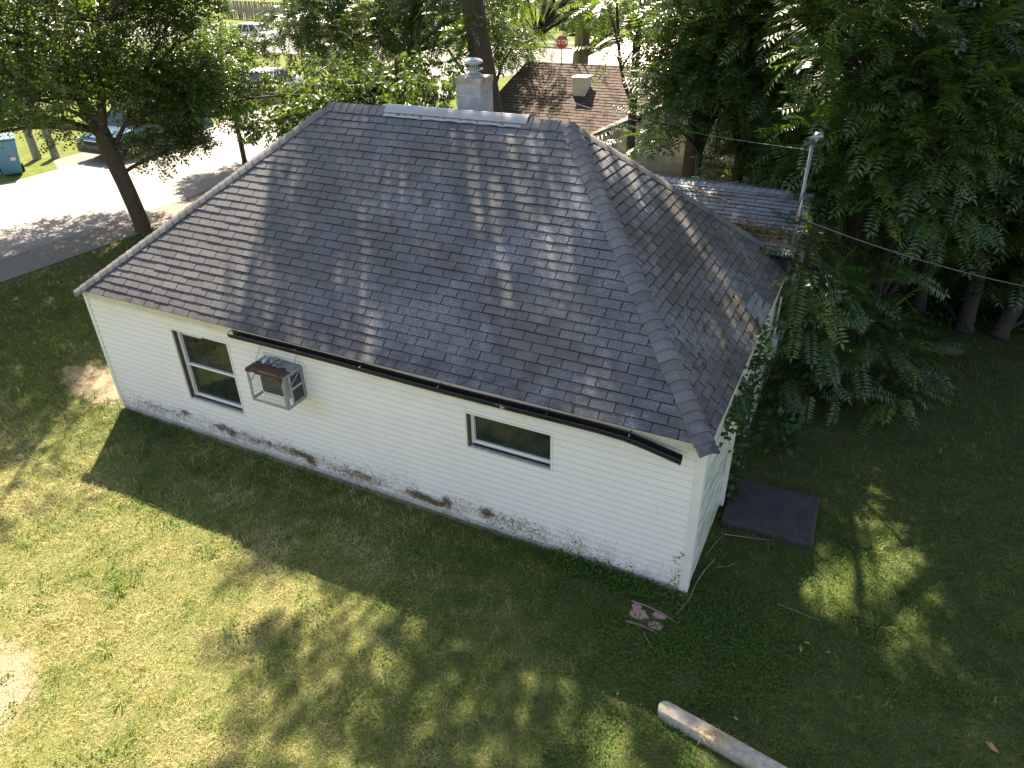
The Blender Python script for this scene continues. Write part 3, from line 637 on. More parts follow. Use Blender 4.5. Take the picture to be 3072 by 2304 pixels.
# ------------------------------------------------------------------ window air conditioner cage
def acage():
    x0, x1, z0, z1, d = -6.87, -6.14, 1.53, 2.10, .45
    root = empty('air_conditioner_cage', ((x0+x1)/2, -.2, z0), 'galvanised cage with a rusty top holding an air conditioner on the white wall', 'metal cage')
    y0 = -.03; y1 = -d; t = .05
    def P(mb, nm, mt, **k): return mb.build(nm, mt, root, **k)
    g = MB()
    xr, xl = x1-.0, x0
    for x in (xl, xr-t): g.box(x, y1, z0, x+t, y1+.006, z1)
    g.box(xl+t, y1, z0, xr-t, y1+.006, z0+t*.9); g.box(xl, y1+.006, z0, xl+.005, y1+t, z1); g.box(xr-.005, y1+.006, z0, xr, y1+t, z1)
    for x in (xl, xr-.005):
        g.box(x, y1+t, z0, x+.005, y0, z0+t); g.box(x, y0-t, z0+t, x+.005, y0, z1); g.box(x, y1+t, z1-t, x+.005, y0-t, z1)
    g.box(xl+.005, y1+.006, z0, xr-.005, y1+t, z0+.005)
    g.bar((xr+.003, y1+.02, z0+.3), (xr+.003, y0-.06, z1-.05), .004, .02, mi=0); g.bar((xl-.003, y1+.02, z0+.3), (xl-.003, y0-.06, z1-.05), .004, .02)
    P(g, 'frame', M['galv'])
    g = MB(); g.box(xl-.004, y1-.004, z1, xr+.004, y0, z1+.006, 0)
    # wavy rust sheet covering the front of the lid
    n_ = 14; top = [(xl-.004+(xr-xl+.008)*i/n_, y1+.23+.025*math.sin(i*1.3)-(.03 if i > 11 else 0)) for i in range(n_+1)]
    bb = len(g.v); vs = [(x, y1-.006, z1+.0075) for x, _ in top]+[(x, y, z1+.0075) for x, y in top]
    g.add(vs, [(i, i+1, n_+1+i+1, n_+1+i) for i in range(n_)], 1)
    lip = [(x, y1-.0065, z1+.0075) for x, _ in top]+[(x, y1-.0065, z1-.02-.03*abs(math.sin(i*.8+1))-(.07 if i == n_-1 else 0)) for i, (x, _) in enumerate(top)]
    g.add(lip, [(i, n_+1+i, n_+2+i, i+1) for i in range(n_)], 1); P(g, 'lid', [M['galv'], M['rust']])
    g = MB()
    for i in range(1, 12): x = xl+t+(xr-xl-2*t)*i/12; g.bar((x, y1+.012, z0+t), (x, y1+.012, z1), .0022)
    for i in range(1, 10): z = z0+(z1-z0)*i/10; g.bar((xl+t, y1+.015, z), (xr-t, y1+.015, z), .0022)
    for i in range(1, 10): z = z0+(z1-z0)*i/10; g.bar((xl+.004, y1+t, z), (xl+.004, y0-t, z), .0022)
    for i in range(1, 12):
        x = xl+t+(xr-xl-2*t)*i/12; g.bar((x, y1+t, z0+.004), (x, y0, z0+.004), .0022)
    for i in range(1, 6): y = y1+(y0-y1)*i/6; g.bar((xl, y, z0+.004), (xr, y, z0+.004), .0022)
    P(g, 'wire_mesh', M['galv'])
    g = MB(); g.box(xl+.035, -.25, z0+.035, xr-.17, -.024, z1-.06, 0); g.box(xl+.06, -.256, z0+.07, xr-.2, -.25, z1-.08, 1)
    for i in range(9): x = xl+.09+.05*i; g.bar((x, -.258, z0+.07), (x, -.258, z1-.08), .0015, mi=0)
    un = P(g, 'air_conditioner', [M['vinyl'], M['acfin']])
    g = MB(); g.box(xr-.022, y1+.13, z0+.02, xr-.010, y0-.005, z1-.03, 0)
    for zz in (z0+.07, z0+.32):
        for i in range(8): g.box(xr-.009, y1+.17+.026*i, zz, xr-.006, y1+.185+.026*i, zz+.19, 1)
        g.box(xr-.0098, y1+.155, zz-.012, xr-.0088, y0-.03, zz+.202, 1)
    P(g, 'side_louvre', [M['acbody'], M['bumper']])
    g = MB()   # flange against the wall
    g.box(xl-.06, -.03, z1+.02, xr+.05, -.014, z1+.06); g.box(xr+.01, -.03, z0-.04, xr+.05, -.014, z1+.02); g.box(xl-.06, -.03, z0-.04, xl-.02, -.014, z1+.02)
    P(g, 'flange', M['trim'])
    for xx, top_ in ((xl+.03, (-6.84, -.05, 2.37)), (xr-.08, (-6.12, -.05, 2.40))):
        g = MB(); a = np.array((xx, -.28 if xx < -6.5 else -.12, z1+.008)); b = np.array(top_)
        for i in range(14):
            p0 = a+(b-a)*i/14; p1 = a+(b-a)*(i+.72)/14; g.bar(p0, p1, .016, .002, up=(0, 1, 0))
        g.bar(a, b, .005, .003, up=(0, 1, 0)); P(g, 'strap', M['galv'])
    bt = MB(); bt.lathe((0, 0, 0), [(.03, 0), (.034, .01), (.034, .05), (.031, .055), (.034, .06), (.034, .12), (.02, .15), (.012, .16), (.012, .175)], 14)
    o = bt.build('plastic_bottle', M['pvc'], smooth=True); o.rotation_euler = (math.radians(90), 0, math.radians(20)); o.location = (xl+.13, y0-.07, z1+.04)
    tag(o, 'clear plastic bottle lying on the cage top against the wall', 'bottle')
    rr = random.Random(3)
    for k in range(14):
        g = MB(); a = rr.uniform(0, 6.28); cx, cy, cz = -6.57+rr.gauss(0, .055), -.14+rr.gauss(0, .045), z1+.012+.004*k
        l, w_ = rr.uniform(.07, .12), rr.uniform(.018, .028); ca, sa = math.cos(a), math.sin(a); pts = []
        for s, ww, h in ((-1, .1, 0), (-.3, 1, .006), (.4, .8, .008), (1, .05, 0)):
            for q in (-1, 1): pts.append((cx+ca*s*l/2-sa*q*ww*w_, cy+sa*s*l/2+ca*q*ww*w_, cz+h+rr.uniform(0, .006)))
        g.add(pts, [(2*i, 2*i+1, 2*i+3, 2*i+2) for i in range(3)])
        tag(g.build('dry_leaf', M['paleleaf']), 'curled dry leaf in the small heap on top of the rusty cage', 'leaf', 'dry leaves heaped on the cage')
acage()

# ------------------------------------------------------------------ foliage machinery
def leaflet(base, d, side, up, l, w_, fold=.25, droop=.0):
    """four vertices, two triangles, folded along the midrib"""
    b = np.array(base); d = np.array(d)/np.linalg.norm(d); side = np.array(side); up = np.array(up)
    return [b, b+d*l*.38+side*w_*.5+up*w_*fold*.5, b+d*l-up*l*droop, b+d*l*.38-side*w_*.5+up*w_*fold*.5], [(0, 1, 2), (0, 2, 3)]
def mk_template(parts):
    V = []; F = []; T = []
    for vs, fs, t in parts:
        b = len(V); V += [np.array(q, float) for q in vs]; F += [tuple(b+i for i in f) for f in fs]; T += [t]*len(vs)
    return np.array(V), np.array(F), np.array(T)
def frond(rr, L_=.62, pairs=10, ll=.13, lw=.036, droop=.35):
    parts = []; up = np.array((0, 0, 1.0)); P = lambda s: np.array((s*L_*(1-.12*s*droop), 0, -droop*L_*s*s*.75))
    for i in range(pairs):
        s = .18+.8*i/(pairs-1); q = P(s); t = (P(s+.02)-P(s-.02)); t /= np.linalg.norm(t); u = np.cross(t, (0, -1, 0)); u = u/np.linalg.norm(u); 
        if u[2] < 0: u = -u
        sz = ll*(.75+.35*math.sin(math.pi*min(1, s*.9)))
        for sg in (-1, 1):
            a = math.radians(rr.uniform(62, 78)); d = t*math.cos(a)+np.array((0, sg, 0))*math.sin(a)-u*rr.uniform(-.05, .28)
            d /= np.linalg.norm(d); sd_ = np.cross(d, u); sd_ /= np.linalg.norm(sd_); parts.append((*leaflet(q, d, sd_, u, sz*rr.uniform(.88, 1.1), lw*rr.uniform(.85, 1.15), .3, .08), rr.gauss(0, .10)))
    q = P(1); parts.append((*leaflet(q, P(1)-P(.95), (0, 1, 0), up, ll, lw*1.2), 0))
    for i in range(5):
        a, b = P(i/5), P((i+1)/5); parts.append(([a+(0, .0022, 0), a-(0, .0022, 0), b], [(0, 1, 2)], .35))
    return mk_template(parts)
def spray(rr, n=10, L_=.35, ll=.08, lw=.06, hang=.3):
    parts = []
    for i in range(n):
        s = .1+.9*i/n; q = np.array((s*L_, 0, -.05*s)); a = i*2.4+rr.uniform(-.4, .4)
        out = np.array((rr.uniform(.1, .7), math.cos(a), math.sin(a)*.5-hang)); out /= np.linalg.norm(out)
        u = np.array((rr.uniform(-.3, .3), rr.uniform(-.3, .3), 1)); sd_ = np.cross(out, u); sd_ /= np.linalg.norm(sd_); u = np.cross(sd_, out)
        q2 = q+out*.02; parts.append((*leaflet(q2, out, sd_, u, ll*rr.uniform(.7, 1.15), lw*rr.uniform(.7, 1.1), .2, .12), rr.gauss(0, .13)))
    parts.append(([(0, .003, 0), (0, -.003, 0), (L_, 0, -.05)], [(0, 1, 2)], .3))
    return mk_template(parts)
def scatter(temps, pos, dirs, scale, tone, rg, rollj=.5):
    N = len(pos); which = rg.integers(0, len(temps), N); VV = []; FF = []; TT = []; base = 0
    for k, (V, F, T) in enumerate(temps):
        idx = np.where(which == k)[0]
        if not len(idx): continue
        x = dirs[idx]/np.linalg.norm(dirs[idx], axis=1, keepdims=True)
        up = np.array((0, 0, 1.0))+rg.normal(0, rollj, (len(idx), 3))*.6
        y = np.cross(up, x); y /= np.linalg.norm(y, axis=1, keepdims=True)+1e-9; z = np.cross(x, y)
        R = np.stack([x, y, z], 2); P = np.einsum('nij,kj->nki', R, V)*scale[idx, None, None]+pos[idx, None, :]
        VV.append(P.reshape(-1, 3)); FF.append((F[None]+(np.arange(len(idx))*len(V))[:, None, None]+base).reshape(-1, 3))
        TT.append((tone[idx, None]+T[None]).ravel()); base += len(idx)*len(V)
    return np.concatenate(VV), np.concatenate(FF), np.clip(np.concatenate(TT), 0, 1)
rt = random.Random(11)
TEMP = {'ail': [frond(rt, .62, rt.randint(6, 9), rt.uniform(.13, .16), .046, rt.uniform(.2, .6)) for _ in range(6)],
        'ailbig': [frond(rt, .85, 13, .165, .048, rt.uniform(.35, .75)) for _ in range(7)],
        'heart': [spray(rt, 11, .34, .085, .068) for _ in range(6)],
        'mulb': [spray(rt, 10, .5, .17, .10, .9) for _ in range(6)],
        'fine': [frond(rt, .30, 8, .06, .018, .5) for _ in range(5)],
        'shade': [frond(rt, .50, 5, .18, .085, .4) for _ in range(4)]}
def tree(name, label, trunks, clumps, kind, leafm, bark, seed, group=None, limb=True, scale=(.8, 1.25), tone0=.5, updir=.25, cat='tree', droop=0.0, cname='crown'):
    """trunks: lists of (x,y,z,r); clumps: (x,y,z,rx,rz,n)"""
    rg = np.random.default_rng(seed); rr = random.Random(seed); base = trunks[0][0]
    root = empty(name, base[:3], label, cat, group)
    g = MB()
    for tr in trunks:
        # smooth the trunk path
        P = np.array([q[:3] for q in tr], float); R_ = np.array([q[3] for q in tr]); n = len(P); pts = []; rad = []
        for i in range(n-1):
            for s in np.linspace(0, 1, 6, endpoint=(i == n-2)):
                p0, p1, p2, p3 = P[max(i-1, 0)], P[i], P[i+1], P[min(i+2, n-1)]
                q = .5*((2*p1)+(-p0+p2)*s+(2*p0-5*p1+4*p2-p3)*s*s+(-p0+3*p1-3*p2+p3)*s**3)
                pts.append(q); rad.append(R_[i]*(1-s)+R_[i+1]*s)
        rad[0] *= 1.35; g.tube(pts, rad, 14, wob=.07)
    allp = np.array([q[:3] for tr in trunks for q in tr]); 
    pos = []; dr = []; tn = []
    for (x, y, z, rx, rz, n) in clumps:
        c = np.array((x, y, z), float)
        if limb:
            cand = allp[allp[:, 2] < z+.3] if (allp[:, 2] < z+.3).any() else allp
            b = cand[np.argmin(np.linalg.norm((cand-c)*(1, 1, .6), axis=1))]
            mid = (b+c)/2+np.array((rr.uniform(-.2, .2), rr.uniform(-.2, .2), .15*np.linalg.norm(c-b))); rb = min(.07, .018*np.linalg.norm(c-b)+.015)
            pts = [b*(1-s)**2+mid*2*s*(1-s)+c*s*s for s in np.linspace(0, 1, 8)]; g.tube(pts, list(np.linspace(rb, rb*.25, 8)), 7, wob=.05)
            for k in range(max(3, min(9, n//25))):
                e = c+rg.normal(0, 1, 3)*(rx*.55, rx*.55, rz*.5); s0 = pts[rr.randint(3, 7)]; mm = (s0+e)/2+(0, 0, .1)
                g.tube([s0, mm, e], [rb*.3, rb*.2, .004], 5, caps=False)
        v = rg.normal(0, 1, (n, 3)); v /= np.linalg.norm(v, axis=1, keepdims=True); rad = rg.uniform(.15, 1, (n, 1))**.5
        off = v*rad*(rx, rx, rz); pos.append(c+off)
        d = v*(1, 1, .35)+rg.normal(0, .45, (n, 3))+(0, 0, updir)-(0, 0, droop); dr.append(d); tn.append(tone0+rg.normal(0, .16, n)+rr.uniform(-.18, .18))
    g.build('trunk', bark, root, smooth=True)
    pos = np.concatenate(pos); dr = np.concatenate(dr); tn = np.concatenate(tn)
    V, F, T = scatter(TEMP[kind], pos, dr, rg.uniform(*scale, len(pos)), tn, rg)
    # foliage keeps clear of the ground
    tri_obj(cname, V, F, T, leafm, root); return root

# ------------------------------------------------------------------ trees
def cl(rr, box, n, rx, rz, per):
    return [(rr.uniform(*box[0]), rr.uniform(*box[1]), rr.uniform(*box[2]), rx*rr.uniform(.75, 1.25), rz*rr.uniform(.75, 1.25), int(per*rr.uniform(.8, 1.2))) for _ in range(n)]
R_ = random.Random(21)
# left leaning tree by the road
lt = cl(R_, ((-21.5, -15.8), (3.0, 9.6), (4.5, 7.6)), 70, 1.0, .6, 130)+cl(R_, ((-21.8, -18.4), (2.4, 5.6), (3.1, 5.2)), 26, .8, .5, 110)+cl(R_, ((-17.6, -15.6), (6.2, 9.4), (3.6, 4.9)), 18, .6, .4, 90)+cl(R_, ((-17.4, -15.8), (7, 9), (2.8, 3.5)), 4, .35, .25, 50)
lt += [(-16.9, 6.6, 2.7, .4, .5, 70), (-17.0, 6.2, 3.3, .5, .5, 70), (-16.6, 7.0, 2.9, .4, .35, 50), (-18.0, 5.0, 3.6, .6, .4, 70), (-16.0, 7.6, 2.9, .35, .25, 35)]
lt += cl(R_, ((-21.5, -15.5), (3.5, 9.8), (7.6, 9.6)), 12, 1.2, .8, 60)
lt += [(X-.53*8.6, Y+.71*8.6, 8.6, r, r*.5, n) for X, Y, r, n in ((-11.6, -2.3, .3, 30), (-11.3, -1.9, .25, 24), (-11.9, -1.7, .35, 40), (-12.2, -1.1, .35, 40), (-12.7, -.7, .35, 40), (-11.9, -2.9, .3, 30), (-12.9, -1.5, .4, 40), (-13.0, -.2, .35, 30))]
tree('leaning_street_tree', 'leaning dark trunked tree with small glossy leaves between the lawn and road', [[(-16.88, 5.7, .85, .22), (-16.98, 5.7, 1.5, .20), (-17.15, 5.7, 2.4, .205), (-17.42, 5.7, 3.5, .21), (-17.8, 5.7, 4.3, .15), (-18.3, 5.8, 5.3, .09), (-18.7, 5.9, 7.2, .05)], [(-17.42, 5.72, 3.45, .14), (-17.2, 5.9, 4.6, .085), (-17.0, 6.2, 6.0, .05)], [(-17.3, 5.75, 3.0, .07), (-17.0, 6.1, 3.6, .05), (-16.8, 6.5, 4.2, .03)]], lt, 'heart', M['leaf_heart'], M['barkd'], 31)
# young tree behind it
yt = cl(R_, ((-20.6, -18.4), (11.0, 13.8), (2.5, 5.0)), 24, .65, .45, 100)+[(-18.7, 11.8, 3.2, .5, .6, 60), (-18.6, 11.6, 4.0, .4, .6, 50), (-18.4, 11.4, 2.6, .5, .3, 40)]
tree('young_street_tree', 'young tree with a thin straight trunk on the verge behind the left hip', [[(-19.48, 12.31, .88, .09), (-19.5, 12.31, 2.0, .075), (-19.56, 12.31, 3.2, .055), (-19.4, 12.3, 5.2, .03)]], yt, 'heart', M['leaf_heart'], M['barkd'], 32, tone0=.6)
# layered broad-leaf tree behind the ridge
ly = []
for k in range(60):
    x = R_.uniform(-15.8, -7.4); y = R_.uniform(8.6, 12.5); 
    if x > -9.0-.62*(y-8.6): x -= 4
    ly.append((x, y, R_.choice((2.6, 3.3, 3.9, 4.5))+R_.uniform(-.12, .12), R_.uniform(.6, 1.0), .16, 34))
ly += [(-9.3, 7.8, 3.6, .8, .2, 45), (-10.6, 8.0, 3.5, .8, .2, 45), (-12.2, 8.4, 3.2, .8, .3, 50), (-13.4, 9.0, 2.8, .7, .4, 45)]
tree('layered_broadleaf_tree', 'dark tree with flat tiers of drooping pointed leaves just behind the ridge', [[(-10.8, 10.2, 0, .11), (-10.9, 10.2, 1.8, .09), (-11.2, 10.3, 3.4, .06), (-11.0, 10.2, 5.0, .03)], [(-10.85, 10.2, 1.2, .06), (-9.9, 9.6, 2.8, .045), (-9.2, 9.2, 4.3, .02)]], ly, 'mulb', M['leaf_mulb'], M['barkd'], 33, scale=(.7, 1.1), tone0=.45, updir=0)
# hanging foliage of a tall tree whose crown is above
hang = cl(R_, ((-19, -10.5), (14, 18), (4.4, 7.0)), 40, .9, .8, 80)+cl(R_, ((-20, -10), (13, 18), (7.0, 9.5)), 16, 1.2, .9, 50)
tree('tall_ash_tree', 'tall ash with hanging feathery foliage over the bright intersection', [[(-15.5, 17.5, .5, .2), (-15.4, 17.4, 4, .17), (-15.1, 17.2, 8, .12), (-15, 17, 10, .06)]], hang, 'ail', M['leaf_mulb'], M['barkd'], 34, scale=(.8, 1.2), tone0=.5, droop=.5)
# big trunk just beyond the chimney with a high crown
bx, by = -9.35, 11.4
def overhead(specs, rr, zr=(11.5, 14.5)):
    '''crown clumps high overhead; each spec is the spot on the lawn plane its shade falls on'''
    o = []
    for X, Y, r, n in specs:
        z = rr.uniform(*zr); o.append((X-.53*z, Y+.71*z, z, r, r*.45, n))
    return o
RO = random.Random(77)
sp = [(-5.45, -1.65, .26, 24), (-5.0, -1.25, .34, 34), (-4.55, -1.5, .3, 26), (-4.45, -1.0, .33, 30), (-3.7, -1.2, .36, 36), (-3.3, -1.05, .33, 26), (-2.95, -1.65, .22, 12), (-2.6, -1.25, .36, 36), (-2.1, -1.6, .3, 26), (-1.55, -1.15, .3, 16), (-1.75, -1.75, .25, 16), (-.6, -1.45, .3, 26), (-.2, -1.1, .25, 14), (.1, -1.75, .3, 24), (.7, -1.3, .33, 20), (1.1, -1.75, .35, 26)]
sp += [(-2.85, -2.15, .22, 18), (-2.3, -2.15, .28, 24), (-1.8, -2.1, .3, 26), (-1.35, -2.05, .28, 24), (-.85, -2.0, .25, 22)]
sp += [(-4.75, -3.3, .1, 9), (-4.4, -3.3, .14, 13), (-3.95, -3.25, .14, 13), (-3.5, -3.05, .13, 10), (-3.1, -2.6, .16, 12), (-2.6, -3.9, .42, 36), (-2.6, -3.0, .14, 10), (-2.0, -3.4, .3, 28), (-1.5, -3.5, .38, 32), (-.95, -2.95, .26, 20), (-.7, -3.6, .4, 34), (.45, -2.8, .3, 24), (-.1, -3.2, .3, 24), (-5.75, -2.1, .1, 8), (-3.6, -4.2, .2, 16)]
bt_cl = overhead(sp, RO)+[(-9.3, 11.0, 5.6, .4, .4, 30)]
holes = [(1.8, 4.0, .6), (1.4, 4.4, .3), (2.0, 2.65, .32), (2.4, 2.25, .38), (2.1, 1.55, .34), (1.7, 1.2, .28), (1.95, .6, .38), (2.75, .4, .28), (3.1, -.05, .32), (3.45, -.35, .28), (2.9, 1.6, .32), (3.4, 2.0, .3), (3.3, 6.9, .5), (2.8, 3.4, .3), (4.5, 5.2, .3), (1.2, -.9, .2), (3.8, -1.0, .25), (2.5, 8.3, .4)]
shade_r = []
for k in range(420):
    X, Y = RO.uniform(.6, 6.8), RO.uniform(-3.2, 8.5)
    if any((X-a)**2+(Y-b)**2 < (c+.32)**2 for a, b, c in holes): continue
    if Y < -1.9 and X < 1.7: continue
    if Y > 5.6 and RO.random() < .7: continue
    if (X < 1.2 and -1 < Y < 3.5 and RO.random() < .45): continue
    shade_r.append((X, Y, RO.uniform(.3, .5), 30))
half = [q for q in shade_r if q[0]-.53*10 < -2.6]; other = [q for q in shade_r if q[0]-.53*10 >= -2.6]
tree('big_hackberry_tree', 'thick dark furrowed trunk rising directly behind the block chimney', [[(-8.6, by, 0, .36), (-8.72, by, 2.5, .33), (-8.95, by, 4.2, .31), (-9.3, by, 6.4, .29), (-9.6, by, 9, .26), (-9.6, by, 12, .18), (-9.4, by, 15, .08)]], bt_cl, 'shade', M['leaf_mulb'], M['barkd'], 35, scale=(.7, 1.0))
tree('tall_hackberry_tree', 'tall dark trunk behind the rear wing whose high crown shades the side yard', [[(-3.5, 12.6, 0, .2), (-3.45, 12.6, 4, .17), (-3.3, 12.4, 8, .14), (-3.4, 12.4, 13, .06)]], overhead(half, RO, (11, 15)), 'shade', M['leaf_mulb'], M['barkd'], 46, scale=(.8, 1.1))
# pale yellow-green willowy tree beyond
yl = cl(R_, ((-17, -9.2), (19, 23.5), (3.6, 6.6)), 26, .95, .7, 120)+cl(R_, ((-17, -9), (19, 24), (6.4, 8.5)), 12, 1.2, .8, 100)+[(-15.2, 20.5, 2.6, .35, .7, 60), (-15.6, 20.2, 2.0, .3, .5, 40)]
tree('honey_locust_tree', 'airy yellow green tree with forked thin trunks left of the brown roof', [[(-14.2, 22, .6, .15), (-14.4, 22, 2.6, .13), (-14.9, 21.8, 4.5, .10), (-15.1, 21.6, 7.5, .05)], [(-14.3, 22, .9, .10), (-15.1, 21.9, 2.0, .08), (-16.4, 21.6, 3.9, .06), (-17.3, 21.3, 5.2, .03)], [(-14.35, 22, 2.2, .07), (-13.6, 21.9, 3.6, .05), (-12.2, 21.7, 4.3, .03)]], yl, 'fine', M['leaf_yel'], M['barkd'], 36, scale=(.9, 1.5), tone0=.5, droop=.4)
# brown barked trunk right of the street vent
far_cl = cl(R_, ((-13, -6), (24, 28), (4.2, 7.5)), 26, 1.1, .8, 60)
tree('sunlit_elm_tree', 'thick tan trunked tree standing beyond the brown roof', [[(-12.1, 26, .5, .42), (-12.0, 26, 3, .36), (-11.8, 26, 6, .3), (-11.5, 26, 9, .15)]], far_cl, 'ail', M['leaf_heart'], M['stick'], 37, scale=(.8, 1.2), tone0=.6)
# slim grey trunk in front of the gable and the ailanthus mass to the right
slim = [(-5.3, 11.0, 5.3, .3, .25, 12), (-4.5, 10.9, 5.5, .4, .25, 12), (-5.6, 11.2, 6.3, .6, .3, 22), (-4.0, 11.2, 6.5, .7, .4, 26), (-4.9, 11.0, 7.5, 1.0, .5, 50), (-4.5, 10.7, 3.3, .3, .15, 8)]
tree('slim_tree_of_heaven', 'slim grey trunked tree crossing in front of the grey gable', [[(-4.75, 11.4, 0, .13), (-4.78, 11.4, 2.4, .115), (-4.8, 11.4, 4.3, .10), (-4.78, 11.4, 6.6, .085), (-4.7, 11.4, 9.5, .05)], [(-4.8, 11.4, 4.0, .05), (-5.15, 11.4, 4.8, .04), (-5.4, 11.4, 6.6, .025)]], slim, 'ail', M['leaf_ail'], M['barkg'], 38, scale=(.9, 1.35), tone0=.5)
a1_ = [q for q in cl(R_, ((-3.8, -.3), (9.6, 12.4), (2.9, 6.8)), 110, .58, .40, 46) if not (q[0] < -1.9 and q[2] < 4.6 and R_.random() < .85)]
tree('tree_of_heaven', 'dense tree of heaven with pale glinting leaflets behind the rear wing', [[(-1.9, 10.9, 0, .15), (-1.9, 10.9, 3, .13), (-1.7, 10.9, 6, .10), (-1.6, 10.9, 8.5, .05)], [(-2.9, 11.2, 0, .09), (-2.95, 11.2, 3, .08), (-3.0, 11.2, 6.5, .04)]], a1_, 'ail', M['leaf_ail'], M['barkg'], 39, scale=(.85, 1.3), group='trees of heaven behind the house')
a2_ = cl(R_, ((-.3, 2.8), (7.6, 10.4), (3.2, 6.8)), 60, .62, .45, 48)+cl(R_, ((-.3, 2.2), (6.8, 8.2), (4.0, 6.6)), 18, .5, .4, 32)+cl(R_, ((.4, 3), (10.4, 11.6), (1.6, 3.4)), 16, .5, .4, 34)
tree('tree_of_heaven', 'tree of heaven hanging over the steel mast with dark blue green fronds', [[(.85, 9.3, 0, .15), (.95, 9.3, 2.6, .125), (1.1, 9.25, 4.3, .105), (.7, 9.2, 6.5, .07)], [(1.6, 9.6, 0, .1), (1.7, 9.6, 3, .09), (2.0, 9.6, 6.8, .05)]], a2_+overhead(other, RO, (8.5, 11)), 'ail', M['leaf_ail'], M['barkg'], 40, scale=(.85, 1.25), tone0=.42, group='trees of heaven behind the house')
a3_ = cl(R_, ((2.2, 5.6), (8.4, 11.4), (2.5, 6.8)), 80, .62, .45, 50)+cl(R_, ((1.8, 5.6), (10.6, 11.8), (.9, 2.8)), 34, .45, .35, 40)
tree('tree_of_heaven', 'dark tree of heaven in the upper right corner above the tan wall', [[(3.55, 10.15, 0, .17), (3.5, 10.3, 1.6, .14), (3.45, 10.4, 4.3, .11), (3.3, 10.4, 7, .06)], [(4.2, 10.1, 0, .17), (4.5, 10.5, 1.4, .14), (5.0, 10.9, 3.6, .11), (5.2, 11, 6.5, .07)]], a3_, 'ail', M['leaf_ail'], M['barkg'], 41, scale=(.85, 1.25), tone0=.4, group='trees of heaven behind the house')
tree('tree_of_heaven', 'bare grey trunk leaning right at the far end of the tan wall', [[(2.61, 10.28, 0, .14), (2.5, 10.3, 1.5, .12), (2.3, 10.4, 4.5, .1), (2.3, 10.4, 7.5, .05)]], cl(R_, ((1.6, 3.2), (9.6, 11.2), (3.6, 7.5)), 12, .6, .4, 30), 'ail', M['leaf_ail'], M['barkg'], 42, tone0=.45, group='trees of heaven behind the house')
# sapling bush at the rear corner of the house
sb = [(0.35, 5.6, 2.55, .35, .25, 12), (.55, 5.9, 2.2, .45, .3, 16), (.9, 6.3, 1.9, .5, .35, 18), (1.3, 6.2, 1.5, .55, .4, 20), (.7, 5.4, 1.5, .4, .35, 16), (1.7, 6.5, 1.1, .55, .35, 20), (.5, 5.0, 1.0, .35, .3, 12), (1.1, 5.4, .7, .5, .25, 16), (1.9, 5.9, .55, .55, .2, 16), (1.4, 7.1, 2.2, .5, .3, 16), (.25, 6.4, 2.9, .3, .2, 9)]
sb = [(a, b, c, d*1.1, e*1.15, int(n*1.7)) for a, b, c, d, e, n in sb]+[(.45, 5.2, 2.0, .3, .3, 22), (.3, 6.3, 2.4, .3, .3, 20), (2.2, 6.9, .9, .4, .3, 26), (2.3, 6.2, .35, .4, .15, 22)]
tree('tree_of_heaven_sapling', 'bushy sapling of long arching fronds crowding the rear corner of the white house', [[(.9, 5.9, 0, .035), (.85, 5.9, 1.2, .028), (.6, 5.8, 2.5, .015)], [(1.2, 6.2, 0, .03), (1.4, 6.3, 1.0, .022), (1.6, 6.6, 1.8, .012)]], sb, 'ailbig', M['leaf_ail'], M['barkg'], 43, scale=(.7, 1.05), tone0=.45, updir=.15, cat='sapling', cname='foliage')

# ------------------------------------------------------------------ neighbouring buildings
def gable_house(name, label, x0, x1, y0, y1, zb, ze, zr, wallm, roofm, cat='house', over=.3, e=.2):
    root = empty(name, ((x0+x1)/2, (y0+y1)/2, zb), label, cat); ym = (y0+y1)/2
    g = MB(); siding(g, (x0, y0), (1, 0), (0, -1), 0, x1-x0, zb, ze, e); siding(g, (x1, y1), (-1, 0), (0, 1), 0, x1-x0, zb, ze, e)
    hh = (y1-y0)/2
    tl = lambda z: (0, 2*hh) if z <= ze else ((z-ze)/(zr-ze)*hh, 2*hh-(z-ze)/(zr-ze)*hh)
    siding(g, (x1, y0), (0, 1), (1, 0), 0, y1-y0, zb, zr, e, topline=tl); siding(g, (x0, y1), (0, -1), (-1, 0), 0, y1-y0, zb, zr, e, topline=tl)
    g.box(x0+.02, y0+.02, zb-.3, x1-.02, y1-.02, ze-.02); g.build('wall', wallm, root)
    sl = (zr-ze)/hh; g = MB(); th = .06
    for sg in (-1, 1):
        ye = ym+sg*(hh+over); zee = ze-over*sl; a, b, c, d = (x0-over, ye, zee), (x1+over, ye, zee), (x1+over, ym, zr), (x0-over, ym, zr)
        if sg > 0: a, b, c, d = b, a, d, c
        g.add([*[(q[0], q[1], q[2]+th) for q in (a, b, c, d)], a, b, c, d], [(0, 1, 2, 3), (7, 6, 5, 4), (0, 4, 5, 1), (1, 5, 6, 2), (3, 2, 6, 7), (0, 3, 7, 4)])
    rf = g.build('roof', roofm, root); return root, rf
def shingled(root, name, a, b, c, d, mt, seed):
    g = MB(); f = slopeframe(a, b, d); slope(g, *f, poly_on(*f, [a, b, c, d]), e=.15, tw=.34, seed=seed); return g.build(name, [mt, M['underlay_butt_shade']], root)
mt, n, p = nodes('brown_tab_shingles'); v = coords(n); cb = ramp(n, attr(n), [(0, (.065, .045, .033)), (1, (.11, .08, .058))])
setcol(n, p, mix(n, .6, cb, ramp(n, noise(n, 60, 4, v).outputs[0], [(.3, .6), (.7, 1.4)]), 'MULTIPLY')); p.inputs['Roughness'].default_value = .9; M['browntab'] = mt
nb = empty('brown_roofed_house', (-7, 17, 0), 'neighbouring house with a brown shingle roof and grey sided gable behind the ridge', 'house')
rz2 = 4.05
